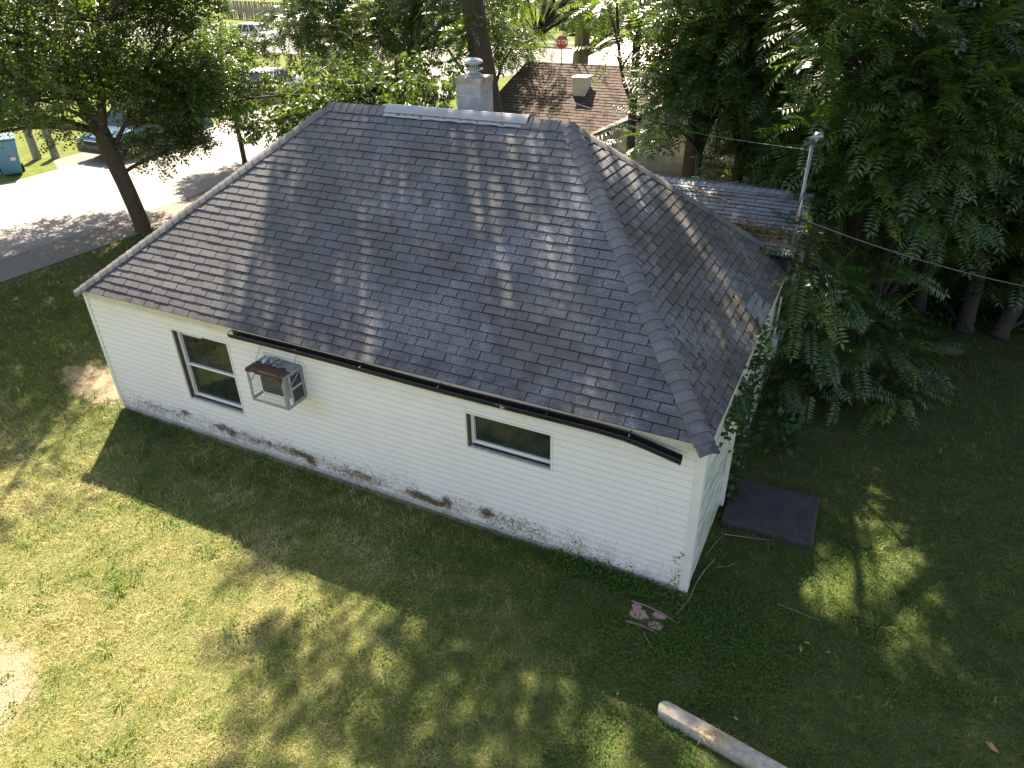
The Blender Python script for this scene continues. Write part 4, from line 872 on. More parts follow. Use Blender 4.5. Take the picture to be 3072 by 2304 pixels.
shingled(nb, 'roof', (-11.0, 13.7, 2.5), (-2.6, 13.7, 2.5), (-2.6, 17.2, rz2), (-10.5, 17.2, rz2), M['browntab'], 51)
shingled(nb, 'roof', (-2.6, 20.7, 2.5), (-11.0, 20.7, 2.5), (-10.4, 17.2, rz2), (-2.6, 17.2, rz2), M['browntab'], 52)
g = MB(); siding(g, (-10.6, 14.1), (1, 0), (0, -1), 0, 7.8, 0, 2.6, .2); siding(g, (-10.6, 20.3), (0, -1), (-1, 0), 0, 6.2, .3, 2.6, .2); g.box(-10.5, 14.2, 0, -2.8, 20.2, 2.5); g.build('wall', M['siding_grey'], nb)
g = MB(); tlg = lambda z: (0, 8.6) if z <= 2.6 else ((z-2.6)/1.95*4.3, 8.6-(z-2.6)/1.95*4.3)
siding(g, (-6.85, 13.2), (1, 0), (0, -1), 0, 8.6, 0, 4.5, .2, topline=tlg, holes=[(3.2, 3.9, 2.4, 3.5)]); g.box(-6.8, 13.3, 0, 1.7, 14.0, 2.5); g.build('gable_wall', M['siding_grey'], nb)
g = MB()
for sx_ in (-1, 1):
    xm_, xe = -2.55, -2.55+sx_*4.55; q = [(xm_, 12.95, 4.62), (xe, 12.95, 2.52), (xe, 12.95, 2.44), (xm_, 12.95, 4.52)]
    g.prism(q if sx_ > 0 else q[::-1], (0, 3.6, 0))
g.build('gable_roof', M['bumper'], nb)
g = MB(); g.box(-8.15, 15.6, 3.3, -7.72, 16.1, 3.86); g.box(-8.2, 15.55, 3.86, -7.67, 16.15, 3.9); g.build('roof_vent', M['cream'], nb)
g = MB(); g.box(-3.6, 13.17, 2.45, -3.0, 13.19, 3.45, 0)
for i in range(14): g.box(-3.57, 13.15, 2.48+.07*i, -3.03, 13.18, 2.52+.07*i, 0)
g.build('gable_louvre', M['vinyl'], nb)
# straw litter caught at the gable rake
WC = []; M['clip'] = plain('stuck_clippings', (.25, .17, .08), (.12, .085, .04), 30, .9)
def litter(name, label, c, ex, n, mt, l=(.08, .2), seed=0, zs=.05, cat='debris', parent=None, r=.003, up=.2, kind='stuff'):
    rr = np.random.default_rng(seed); p_ = np.array(c)+rr.normal(0, 1, (n, 3))*ex; p_[:, 2] = c[2]+np.abs(rr.normal(0, zs, n)) if zs is not None else p_[:, 2]
    if seed == 77: p_[:, 2] += (p_[:, 1]-c[1])*.25
    d = rr.normal(0, 1, (n, 3))*(1, 1, up); d /= np.linalg.norm(d, axis=1, keepdims=True); d *= rr.uniform(*l, (n, 1))
    s = np.cross(d, rr.normal(0, 1, (n, 3))); s = s/np.linalg.norm(s, axis=1, keepdims=True)*r
    V = np.stack([p_-d/2-s, p_-d/2+s, p_+d/2, p_+s*1.5+(0, 0, .004)], 1).reshape(-1, 3); F = (np.array([(0, 1, 3), (0, 3, 2)])[None]+4*np.arange(n)[:, None, None]).reshape(-1, 3)
    o = tri_obj(name, V, F, np.full(len(V), .5), mt, parent)
    if parent is None: tag(o, label, cat, kind=kind)
    return o
litter('straw_litter', 'pale straw litter lodged at the foot of the grey gable roof', (-6.9, 13.5, 2.66), (.35, .2, .0), 500, M['straw'], (.1, .3), 3, .06, r=.006)
litter('leaf_litter', 'brown heap of rotten leaves and twigs in the valley of the rear roof', (-.95, 5.95, 2.97), (.55, .18, .0), 1300, M['dry'], (.05, .2), 77, .05, r=.007)
litter('twig_litter', 'dark twigs mixed in the heap in the rear roof valley', (-1.0, 5.95, 3.0), (.6, .2, 0), 320, M['barkd'], (.15, .45), 78, .06, r=.004)
for i, (x, z, sx_, sz_, n) in enumerate(((-8.3, .32, .10, .04, 60), (-8.1, .26, .05, .05, 40), (-6.57, .30, .16, .035, 120), (-6.34, .22, .06, .05, 60), (-4.19, .23, .13, .04, 130), (-3.9, .2, .12, .03, 90), (-3.71, .29, .05, .04, 40), (-3.01, .32, .05, .05, 50), (-9.2, .38, .06, .03, 30), (-5.3, .24, .3, .05, 110), (-7.4, .28, .3, .05, 100), (-2.6, .3, .4, .08, 90), (-9.8, .3, .3, .06, 60))):
    rg_ = np.random.default_rng(200+i); nn = int(n*2.4); p_ = np.stack([x+rg_.normal(0, sx_, nn), np.full(nn, -.026)-np.abs(rg_.normal(0, .006, nn)), z+rg_.normal(0, sz_, nn)], 1)
    a_ = rg_.uniform(0, math.pi, nn); d_ = np.stack([np.cos(a_), 0*a_, np.sin(a_)], 1)*rg_.uniform(.012, .035, nn)[:, None]; s_ = np.stack([-np.sin(a_), 0*a_, np.cos(a_)], 1)*.003
    V = np.stack([p_-d_-s_, p_-d_+s_, p_+d_+s_+(0, -.004, 0), p_+d_-s_+(0, -.004, 0)], 1).reshape(-1, 3); F = (np.array([(0, 1, 2), (0, 2, 3)])[None]+4*np.arange(nn)[:, None, None]).reshape(-1, 3)
    WC.append((V, F))
V = np.concatenate([a for a, b in WC]); F = []; b0 = 0
for a, b in WC: F.append(b+b0); b0 += len(a)
tag(tri_obj('grass_clippings', V, np.concatenate(F), np.full(len(V), .5), M['clip']), 'brown mower clippings stuck to the lowest courses of the white siding', 'grass clippings', kind='stuff')
rl = np.random.default_rng(91); nn = 420; uu = rl.uniform(1.5, 5.6, nn); vv_ = np.abs(rl.normal(0, 1.0, nn)); kk = (vv_ < np.minimum(uu, 6.2-uu)*1.25) & (vv_ < 4); uu, vv_ = uu[kk], vv_[kk]; nn = len(uu)
pp = Oe[None]+Ue[None]*uu[:, None]+Ve[None]*vv_[:, None]+Ne[None]*.03; aa = rl.uniform(0, 6.28, nn); ll_ = rl.uniform(.03, .12, nn); dd = (Ue[None]*np.cos(aa)[:, None]+Ve[None]*np.sin(aa)[:, None])*ll_[:, None]; s2 = np.cross(dd, Ne); s2 = s2/np.linalg.norm(s2, axis=1, keepdims=True)*.0022
V = np.stack([pp-dd-s2, pp-dd+s2, pp+dd+s2+Ne*.01, pp+dd-s2+Ne*.01], 1).reshape(-1, 3); F = (np.array([(0, 1, 2), (0, 2, 3)])[None]+4*np.arange(nn)[:, None, None]).reshape(-1, 3)
tag(tri_obj('needle_litter', V, F, np.full(len(V), .5), M['clip']), 'brown needles and leaf stems scattered over the shingled end slope', 'debris', kind='stuff')
# tan sided building on the right
tb = empty('tan_garage', (3, 14, 0), 'tan sided building with a brown roof half hidden by trees at the right', 'building')
g = MB(); siding(g, (-1.3, 12.1), (1, 0), (0, -1), 0, 11, .08, 2.5, .2); siding(g, (-1.3, 17), (0, -1), (-1, 0), 0, 4.9, .08, 2.5, .2); g.box(-1.2, 12.15, 0, 9.6, 17, 2.4); g.build('wall', M['siding_tan'], tb)
g = MB(); g.box(-1.32, 12.06, 0, 9.7, 12.085, .07); g.build('base_trim', M['walk'], tb)
shingled(tb, 'roof', (-1.6, 11.8, 2.42), (10, 11.8, 2.42), (10, 15, 4.3), (-1.6, 15, 4.3), M['browntab'], 53)
shingled(tb, 'roof', (10, 18.2, 2.42), (-1.6, 18.2, 2.42), (-1.6, 15, 4.3), (10, 15, 4.3), M['browntab'], 54)
# metal roof, brick-chimney house and grey house far behind
r1, rf1 = gable_house('metal_roofed_house', 'house with a pale red streaked metal roof beyond the brown roof', -12.5, -4, 26.5, 32, 0, 2.2, 3.5, M['siding_grey'], M['metalroof'])
g = MB()
for i in range(22): x = -12.8+.42*i; g.bar((x, 26.2, 2.2), (x, 29.25, 3.58), .03, .03)
g.build('roof_seam', M['alu'], r1)
r2, rf2 = gable_house('dark_roofed_house', 'dark roofed house with a brick chimney behind the upper trees', -3.4, 6, 21, 27, 0, 2.8, 4.2, M['siding_tan'], M['bumper'])
g = MB(); 
for k in range(18): g.box(-4.6, 21.6, .2*k, -3.7, 22.3, .2*k+.185)
g.build('chimney', M['brick'], r2)
r3, rf3 = gable_house('grey_house', 'pale grey house far behind the leaning street tree', -56, -42, 12, 22, .9, 3.6, 5.4, M['vinyl'], M['bumper'])
r4, rf4 = gable_house('tan_house', 'tan house beyond the crossing street at the top', -30, -14, 62, 72, .9, 3.8, 5.8, M['siding_tan'], M['browntab'])
# fence across the street
g = MB(); f0, f1 = np.array((-68, 59.4, .9)), np.array((-44, 55.2, .9)); nF_ = 160
fr = empty('board_fence', ((f0+f1)/2).tolist(), 'weathered grey board fence beyond the sidewalk across the street', 'fence')
for i in range(nF_):
    a = f0+(f1-f0)*i/nF_; b = f0+(f1-f0)*(i+.9)/nF_; g.bar(a+(0, 0, .9+R_.uniform(-.02, .02)), b+(0, 0, .9), .02, 1.75)
g.build('board', M['wood'], fr)
for i in range(0, 9):
    g = MB(); a = f0+(f1-f0)*i/8; g.box(a[0]-.05, a[1]+.03, .9, a[0]+.05, a[1]+.13, 2.7); g.build('post', M['wood'], fr)

# ------------------------------------------------------------------ vehicles
def wheel(root, x, y, z, r, w_, out, rimm):
    """axis along local y"""
    t = MB(); seg = 28
    prof = [(r*.62, -w_/2), (r*.93, -w_/2), (r, -w_*.36), (r, w_*.36), (r*.93, w_/2), (r*.62, w_/2)]
    vs = []; fs = []
    for q, yy in prof: vs += [(x+q*math.cos(2*math.pi*k/seg), y+yy, z+q*math.sin(2*math.pi*k/seg)) for k in range(seg)]
    for i in range(len(prof)): 
        for k in range(seg): fs.append((i*seg+k, ((i+1) % len(prof))*seg+k, ((i+1) % len(prof))*seg+(k+1) % seg, i*seg+(k+1) % seg))
    t.add(vs, fs); wo = t.build('wheel', M['black'], None, smooth=False); wo.parent = root
    g = MB(); yo = y+out*(w_*.40)
    def ring(rr_, y_): return [(x+rr_*math.cos(2*math.pi*k/seg), y_, z+rr_*math.sin(2*math.pi*k/seg)) for k in range(seg)]
    vs = ring(r*.64, yo+out*.012)+ring(r*.54, yo)+ring(r*.54, yo-out*.08)+ring(.01, yo-out*.08)
    g.add(vs, [(i*seg+k, i*seg+(k+1) % seg, (i+1)*seg+(k+1) % seg, (i+1)*seg+k) for i in range(3) for k in range(seg)], 1)
    g.m = [0 if i < seg else 1 for i in range(len(g.f))]
    for k in range(6):
        a = 2*math.pi*k/6; g.bar((x, yo, z), (x+r*.57*math.cos(a), yo, z+r*.57*math.sin(a)), .02, r*.17, up=(-math.sin(a), 0, math.cos(a)))
    g.tube([(x, yo-.02, z), (x, yo+out*.02, z)], r*.15, 14); ro = g.build('rim', [rimm, M['black']]); ro.parent = wo
def car(name, label, loc, rz, paint, suv=True, length=4.4, width=1.8, group=None, lower=None):
    """local frame: front toward -x, wheels on the ground at z=0"""
    root = bpy.data.objects.new(name, None); C.objects.link(root); root.location = loc; root.rotation_euler = (0, 0, rz); tag(root, label, 'car', group)
    L2 = length/2; W2 = width/2; r = .36 if suv else .32; ax = length*.305
    H = 1.72 if suv else 1.44; belt = 1.02 if suv else .9; hood = .98 if suv else .84
    def arch(cx, r_, n=9): return [(cx-r_*math.cos(math.pi*k/(n-1)), r+r_*math.sin(math.pi*k/(n-1))*1.0) for k in range(n)]
    lowz = .30
    prof = [(-L2+.06, lowz+.02)]+[(-ax-r*1.18, lowz)]+arch(-ax, r*1.15)[1:-1]+[(-ax+r*1.18, lowz), (ax-r*1.18, lowz)]+arch(ax, r*1.15)[1:-1]+[(ax+r*1.18, lowz), (L2-.05, lowz+.05), (L2, .55), (L2-.02, belt), (-L2+1.25, belt), (-L2+.9, hood-.01), (-L2+.18, hood-.14), (-L2+.02, hood-.30), (-L2, .5)]
    g = MB(); secs = [(-W2+.0, .0), (-W2, 0), (W2, 0)]
    n = len(prof)
    def sect(y_, ins): return [(x_, y_*(1-(.10 if x_ < -L2+.35 else .05 if x_ > L2-.2 else 0)-(.03 if z_ > .85 else 0)), z_) for x_, z_ in prof]
    vs = sect(-W2, 0)+sect(W2, 0); g.add(vs, [tuple(range(n))[::-1], tuple(range(n, 2*n))]+[(i, (i+1) % n, n+(i+1) % n, n+i) for i in range(n)])
    b = g.build('body', paint); b.parent = root; bv = b.modifiers.new('bevel', 'BEVEL'); bv.width = .05; bv.segments = 3; bv.limit_method = 'ANGLE'; bv.angle_limit = math.radians(40)
    # cabin
    c0, c1, t0, t1 = -L2+1.2, (L2-.12 if suv else L2-.75), -L2+1.85, (L2-.35 if suv else L2-1.35)
    wi, wt = W2*.94, W2*.76
    def cab(z0, z1, s0, s1, inset=0):
        f = lambda z: (z-belt)/(H-belt)
        o = []
        for z in (z0, z1):
            k = f(z); xa, xb = c0+(t0-c0)*k+inset, c1+(t1-c1)*k-inset; ww = wi+(wt-wi)*k-inset
            o += [(xa, -ww, z), (xb, -ww, z), (xb, ww, z), (xa, ww, z)]
        return o
    fs = [(0, 1, 5, 4), (1, 2, 6, 5), (2, 3, 7, 6), (3, 0, 4, 7), (4, 5, 6, 7), (3, 2, 1, 0)]
    g = MB(); g.add(cab(belt-.02, H-.05, 0, 0, .012), fs); o = g.build('window', M['carglass']); o.parent = root
    g = MB(); g.add(cab(H-.07, H, 0, 0), fs); 
    k_ = (H-.05-belt)/(H-belt)
    for xf in (0, .36, .68, 1.0):
        for sg in (-1, 1):
            xb_, xt_ = c0+(c1-c0)*xf, t0+(t1-t0)*xf; g.bar((xb_, sg*(wi-.01), belt-.01), (xt_, sg*(wt-.0), H-.03), .07, .03, up=(0, sg, .2))
    o = g.build('roof', paint); o.parent = root
    for nm_, bx_ in (('bumper', (-L2-.06, -W2*.93, .30, -L2+.16, W2*.93, .62)), ('bumper', (L2-.12, -W2*.93, .33, L2+.06, W2*.93, .6)), ('side_skirt', (-ax+r*1.25, W2-.03, .28, ax-r*1.25, W2+.01, .44)), ('side_skirt', (-ax+r*1.25, -W2-.01, .28, ax-r*1.25, -W2+.03, .44))):
        g = MB(); g.box(*bx_); o = g.build(nm_, lower or paint); o.parent = root; bv = o.modifiers.new('bevel', 'BEVEL'); bv.width = .04 if nm_ == 'bumper' else .01; bv.segments = 3
    g = MB(); g.box(-L2-.075, -W2*.6, .36, -L2-.04, W2*.6, .46); g.box(-L2-.02, -W2*.5, .63, -L2+.06, W2*.5, hood-.24); o = g.build('grille', M['black']); o.parent = root
    for sg in (-1, 1):
        g = MB(); g.obox((-L2-.005, sg*W2*.86-(.17 if sg > 0 else -.0)-(0 if sg > 0 else .0), .66), (.16, 0, 0), (0, .17 if sg > 0 else .17, 0), (.02, 0, .15)); o = g.build('headlight', M['lamp']); o.parent = root
        g = MB(); g.box(-L2+1.45, sg*(W2+.10)-.09, belt+.02, -L2+1.58, sg*(W2+.10)+.09, belt+.17); o = g.build('mirror', M['black']); o.parent = root
        for xx in (-ax, ax): wheel(root, xx, sg*(W2-.11), r, r, .22, sg, M['rim'])
        g = MB()
        for xf in (.38, .66): xx = -L2+length*xf; g.bar((xx, sg*(W2+.003), .83), (xx+.13, sg*(W2+.003), .83), .02, .03)
        o = g.build('handle', M['lamp']); o.parent = root
    return root
# front faces the camera's left (-y): local -x -> world -y needs rz = +90 deg
car('teal_suv', 'teal blue SUV with grey bumpers parked across the road behind the leaning trunk', (-24.75, 12.75, ROADZ+.012), math.radians(90), M['teal'], True, 4.9, 1.85, lower=M['bumper'])
car('white_car', 'white car driving on the far street at the top left', (-46.5, 41.8, ROADZ+.016), math.radians(180+4), M['carwhite'], False, 4.6, 1.8)
car('parked_silver_car', 'white car parked on the far side of the road under the foliage', (-27.6, 22.2, ROADZ+.012), math.radians(95), M['carwhite'], False, 4.4, 1.8)
car('charcoal_suv', 'charcoal SUV parked beyond the stop sign at the top', (-22.6, 54.6, ROADZ+.01), math.radians(0), M['cardark'], True, 4.7, 1.85, lower=M['cardark'])

# ------------------------------------------------------------------ street furniture
def bin_(name, label, x, y, rz, mt, s=1.0):
    root = bpy.data.objects.new(name, None); C.objects.link(root); root.location = (x, y, ROADZ+.01); root.rotation_euler = (0, 0, rz); root.scale = (s, s, s); tag(root, label, 'wheelie bin')
    g = MB(); lv = []
    for z, hx, hy in ((0.05, .25, .22), (.55, .30, .28), (.98, .34, .34), (1.02, .36, .36)): lv.append([(-hx, -hy, z), (hx, -hy, z), (hx, hy, z), (-hx, hy, z)])
    n = 4; g.add([q for l in lv for q in l], [(i*n+k, i*n+(k+1) % n, (i+1)*n+(k+1) % n, (i+1)*n+k) for i in range(3) for k in range(4)]+[(3, 2, 1, 0)])
    o = g.build('body', mt, bevel=.02); o.parent = root
    g = MB(); g.add([(-.38, -.39, 1.03), (.38, -.39, 1.03), (.38, .40, 1.03), (-.38, .40, 1.03), (-.34, -.34, 1.09), (.34, -.34, 1.09), (.32, .36, 1.13), (-.32, .36, 1.13)], [(3, 2, 1, 0), (4, 5, 6, 7), (0, 1, 5, 4), (1, 2, 6, 5), (2, 3, 7, 6), (3, 0, 4, 7)]); o = g.build('lid', mt, bevel=.02); o.parent = root
    for sg in (-1, 1):
        g = MB(); g.tube([(sg*.24, .27, .13), (sg*.33, .27, .13)], .13, 16); o = g.build('wheel', M['black']); o.parent = root
    g = MB(); g.tube([(-.26, .40, .98), (.26, .40, .98)], .018, 8); g.box(.06, -.315, .45, .2, -.295, .55); o = g.build('handle', M['lamp']); o.parent = root
bin_('recycling_bin', 'light blue wheelie bin on the verge at the left edge of the road', -26.15, 8.0, math.radians(60), M['blue'], 1.15)
bin_('trash_bin', 'dark wheelie bin standing far off on the corner lawn', -32.7, 33.2, math.radians(40), M['black'], 1.2)
def post(x, y, z, h, r, lab, tilt):
    g = MB(); g.tube([(x, y, z-.1), (x+tilt*.5, y, z+h*.5), (x+tilt, y, z+h)], [r, r*.95, r*.9], 12, wob=.03); tag(g.build('wooden_post', M['wood']), lab, 'post', 'stub posts beside the recycling bin')
post(-27.4, 9.75, .9, 1.2, .15, 'short brown timber post nearest the blue bin', -.06)
post(-26.9, 10.15, .9, 1.25, .15, 'short whitewashed timber post right of the brown one', -.12)
g = MB(); g.tube([(-27.9, 35.6, .9), (-27.9, 35.6, 5), (-27.95, 35.6, 10)], [.16, .15, .12], 12); tag(g.build('utility_pole', M['wood']), 'wooden utility pole at the street corner left of the chimney', 'utility pole')
hy = empty('fire_hydrant', (-28.9, 33.4, .9), 'small yellow fire hydrant on the corner lawn near the pole', 'fire hydrant')
g = MB(); g.lathe((-28.9, 33.4, .9), [(.17, 0), (.17, .05), (.12, .07), (.12, .55), (.15, .57), (.15, .62), (.11, .72), (.04, .80)], 14); g.tube([(-29.1, 33.4, 1.35), (-28.7, 33.4, 1.35)], .06, 10); g.build('body', M['yellow'], hy)
ss = empty('stop_sign', (-17.6, 37.0, .9), 'red octagonal stop sign on a thin post above the brown roof', 'road sign')
g = MB(); g.bar((-17.6, 37.0, .7), (-17.6, 37.0, 2.75), .05); g.build('post', M['galv'], ss)
fdir = np.array((CAM[0]+17.6, CAM[1]-37.0, 0)); fdir /= np.linalg.norm(fdir); sdir = np.array((-fdir[1], fdir[0], 0)); sc_ = np.array((-17.6, 37.0, 2.35))+fdir*.05
def octo(r, off): return [sc_+fdir*off+(sdir*math.cos(math.pi/8+k*math.pi/4)+np.array((0, 0, 1))*math.sin(math.pi/8+k*math.pi/4))*r for k in range(8)]
g = MB(); g.prism(octo(.41, 0), fdir*.012, 1); g.prism(octo(.38, .013), fdir*.004, 0); face = g.build('sign_face', [M['redsign'], M['white']], ss)
tc = bpy.data.curves.new('letters', 'FONT'); tc.body = 'STOP'; tc.size = .34; tc.align_x = 'CENTER'; tc.align_y = 'CENTER'; tc.extrude = .003; tc.offset = .008
to = bpy.data.objects.new('tmp', tc); me = bpy.data.meshes.new_from_object(to); bpy.data.objects.remove(to); me.materials.append(M['white'])
lo = bpy.data.objects.new('lettering', me); C.objects.link(lo); mm = Matrix.Identity(4); cpos = sc_+fdir*.022
for i in range(3): mm[i][0] = sdir[i]; mm[i][1] = (0, 0, 1)[i]; mm[i][2] = fdir[i]; mm[i][3] = cpos[i]
lo.parent = face; lo.matrix_basis = mm

# ------------------------------------------------------------------ yard objects
g = MB(); g.prism([(.11, 1.56, -.1), (1.42, 1.57, -.1), (1.38, 2.71, -.1), (.11, 2.68, -.1)], (0, 0, .22)); o = g.build('stoop_slab', M['slab'], bevel=.03); tag(o, 'dark damp concrete slab at the side door', 'concrete slab')
def bumper_():
    p0, p1 = np.array((.27, -1.86)), np.array((2.15, -2.17)); d = (p1-p0)/np.linalg.norm(p1-p0); s = np.array((-d[1], d[0])); ln = np.linalg.norm(p1-p0); w_ = .10; pts = []
    for k in range(9): a = math.pi/2+math.pi*k/8; pts.append(p0+d*math.cos(a)*w_*.9+s*math.sin(a)*w_)
    pts += [p1-s*w_, p1+s*w_]
    g = MB(); n = len(pts); vs = [(*q, -.03) for q in pts]+[(*(p0*.5+p1*.5+(q-(p0*.5+p1*.5))*np.array((1, 1))), .10) for q in pts]+[(*(q+(-s if np.dot(q-p0, s) > 0 else s)*.018), .13) for q in pts]
    g.add(vs, [(i, (i+1) % n, n+(i+1) % n, n+i) for i in range(n)]+[(n+i, n+(i+1) % n, 2*n+(i+1) % n, 2*n+i) for i in range(n)]+[tuple(range(2*n, 3*n))])
    tag(g.build('wheel_stop', M['concrete'], bevel=.01), 'worn rounded concrete wheel stop lying in the grass at the bottom', 'wheel stop')
bumper_()
litter('straw_scraps', 'dry straw scattered over the concrete wheel stop', (.85, -1.97, .135), (.12, .05, 0), 160, M['straw'], (.05, .16), 9, .006, r=.0015, up=.05)
g = MB(); rr = random.Random(2)
for (x, y, a, b) in ((-.45, -.62, .13, .10), (-.2, -.70, .10, .07), (-.2, -.52, .09, .06), (-.52, -.5, .07, .05)):
    pl = [(x+a*math.cos(2*math.pi*k/11)*rr.uniform(.75, 1.1), y+b*math.sin(2*math.pi*k/11)*rr.uniform(.75, 1.1), .0) for k in range(11)]; g.prism(pl, (0, 0, .022))
tag(g.build('broken_paver', M['paver']), 'broken pink paving stone sunk in the lawn by the near corner', 'paving stone')
def stick(pts, r, lab, mt='stick'):
    g = MB(); g.tube(pts, list(np.linspace(r, r*.45, len(pts))), 7, wob=.12); tag(g.build('fallen_stick', M[mt]), lab, 'stick', 'fallen sticks round the near corner')
stick([(-.6, -.46, .035), (-.38, -.46, .04), (-.15, -.5, .04), (.04, -.56, .03)], .012, 'grey stick lying across the pink paving stone')
stick([(-.56, -.80, .02), (-.35, -.79, .03), (-.12, -.82, .02)], .016, 'thick split stick just below the pink paving stone')
stick([(.0, -.40, .03), (.08, -.1, .04), (.09, .2, .05), (.14, .5, .05), (.22, .75, .06)], .014, 'long pale stick leaning along the base of the corner')
stick([(.08, .8, .03), (.13, 1.0, .05), (.2, 1.25, .06)], .008, 'short upright twig beside the end wall')
stick([(.25, .62, .03), (.4, .7, .04), (.52, .86, .03)], .008, 'thin bent twig between the end wall and the slab')
stick([(.2, 1.34, .03), (.5, 1.40, .04), (.85, 1.50, .03)], .010, 'thin pale stick in front of the dark slab')
stick([(1.15, .33, .02), (1.4, .30, .03), (1.68, .27, .02)], .009, 'straight grey stick alone on the shaded lawn')
stick([(-.3, -.88, .02), (-.2, -1.0, .03), (-.08, -1.12, .02)], .008, 'small dark twig below the split stick')
def dleaf(x, y, lab, z=.03, s=.05):
    g = MB(); a = R_.uniform(0, 6); ca, sa = math.cos(a), math.sin(a); pts = []
    for t, ww, h in ((-1, .1, 0), (-.4, .8, .02), (.3, .7, .012), (1, .05, .025)):
        for q in (-1, 1): pts.append((x+ca*t*s-sa*q*ww*s*.5, y+sa*t*s+ca*q*ww*s*.5, z+h+(.008 if q > 0 else 0)))
    g.add(pts, [(2*i, 2*i+1, 2*i+3, 2*i+2) for i in range(3)]); tag(g.build('fallen_leaf', M['dry']), lab, 'leaf', 'tan leaves fallen on the shaded lawn')
dleaf(1.58, -.18, 'tan leaf on the shaded lawn, upper of a close pair'); dleaf(1.52, -.30, 'tan leaf on the shaded lawn, lower of a close pair')
dleaf(1.82, -.22, 'tan leaf on the shaded lawn just right of a pair'); dleaf(3.55, -.75, 'large tan leaf near the bottom right corner', s=.08); dleaf(1.0, -1.6, 'small tan leaf beside the wheel stop', s=.035)
dleaf(1.15, 1.75, 'pale leaf scrap on the dark slab', z=.125, s=.03)
# dry leaf lying on the end slope and twigs on the roof
def on(fr, u, v, h=.02): return fr[0]+fr[1]*u+fr[2]*v+np.cross(fr[1], fr[2])*h
g = MB()
for (u, v, a, s) in ((3.35, .62, .5, .11), (3.2, .70, 1.4, .07)):
    pts = []
    for t, ww, h in ((-1, .15, .02), (-.3, .8, .035), (.4, .6, .03), (1, .1, .05)):
        for q in (-1, 1): pts.append(on(fr3, u+math.cos(a)*t*s-math.sin(a)*q*ww*s*.4, v+math.sin(a)*t*s+math.cos(a)*q*ww*s*.4, h))
    g.add(pts, [(2*i, 2*i+1, 2*i+3, 2*i+2) for i in range(3)])
tag(g.build('curled_leaf', M['dry']), 'curled tan leaf lying on the shingled end slope', 'leaf')
def roof_twig(fr, pts, r, lab, mt='stick'):
    g = MB(); g.tube([on(fr, *q) for q in pts], r, 5); tag(g.build('roof_twig', M[mt]), lab, 'twig', 'twigs lying on the roof')
roof_twig(fr_, [(8.0, 2.35, .02), (8.1, 2.42, .025), (8.25, 2.4, .02), (8.35, 2.3, .02)], .003, 'short curved pale twig high on the front roof slope')
roof_twig(fr_, [(8.55, .02, .02), (8.7, .18, .03), (8.62, .35, .03), (8.5, .30, .02)], .004, 'forked pale twig hanging over the gutter edge')
roof_twig(fr_, [(4.6, .25, .02), (4.7, .15, .02), (4.75, .05, .02)], .003, 'tiny twig at the eave above the rusty cage')
g = MB(); bx_ = [(-2.25, 7.3, 3.38), (-1.9, 7.0, 3.34), (-1.6, 6.95, 3.30), (-1.3, 6.85, 3.26), (-1.05, 6.9, 3.32)]
g.tube(bx_, [.018, .016, .014, .012, .006], 7); g.tube([bx_[1], (-1.75, 7.2, 3.42), (-1.3, 7.4, 3.5)], [.012, .009, .004], 6); g.tube([bx_[3], (-1.4, 6.7, 3.2), (-1.6, 6.55, 3.16)], [.01, .008, .004], 6); g.tube([bx_[3], (-1.15, 6.75, 3.3), (-.95, 6.75, 3.3)], [.01, .008, .004], 6)
tag(g.build('fallen_branch', M['straw']), 'bleached forked branch lying on the pale rear roof', 'branch')
g = MB()
for k in range(9):
    a = R_.uniform(0, 6.28); c_ = np.array((-2.63+R_.gauss(0, .03), -.175, 2.42)); e = c_+np.array((math.cos(a)*.05, -.02, math.sin(a)*.04-.02)); s_ = np.array((.008, 0, .008)); g.add([c_-s_, c_+s_, e+s_*1.2, e-s_*.6], [(0, 1, 2, 3)])
tag(g.build('maple_seed_cluster', M['straw']), 'pale dried seed cluster caught on the front lip of the gutter', 'seed cluster')

# ------------------------------------------------------------------ vine on the end wall and low plants
rg = np.random.default_rng(5)
def leafpile(name, label, pos, size, mt, cat, tone=.5, kind=None, parent=None, group=None, flat=.5, seed=1, rw=.8):
    rg = np.random.default_rng(seed); n = len(pos); d = rg.normal(0, 1, (n, 3))*(1, 1, flat); d /= np.linalg.norm(d, axis=1, keepdims=True); u = np.array((0, 0, 1.0))+rg.normal(0, .4, (n, 3)); s = np.cross(d, u); s /= np.linalg.norm(s, axis=1, keepdims=True); u = np.cross(s, d)
    l = size*rg.uniform(.6, 1.2, (n, 1)); w_ = l*rw; V = np.stack([pos, pos+d*l*.4+s*w_*.5+u*l*.08, pos+d*l, pos+d*l*.4-s*w_*.5+u*l*.08], 1).reshape(-1, 3); F = (np.array([(0, 1, 2), (0, 2, 3)])[None]+4*np.arange(n)[:, None, None]).reshape(-1, 3)
    o = tri_obj(name, V, F, np.clip(np.repeat(tone+rg.normal(0, .22, n), 4), 0, 1), mt, parent)
    if parent is None: tag(o, label, cat, group, kind)
    return o
vn = empty('creeper_vine', (.1, 2.3, 0), 'dark leafy vine climbing the door side of the white end wall', 'vine')
g = MB(); stems = [[(.12, 2.2, 0), (.14, 2.15, .9), (.12, 2.0, 1.8), (.1, 1.7, 2.45)], [(.12, 2.6, 0), (.1, 2.5, 1.1), (.12, 2.7, 2.2), (.1, 2.9, 2.6)], [(.1, 1.9, 1.9), (.1, 1.2, 2.3), (.1, .7, 2.2)], [(.1, 2.7, 2.1), (.1, 3.3, 2.55)]]
pts = []
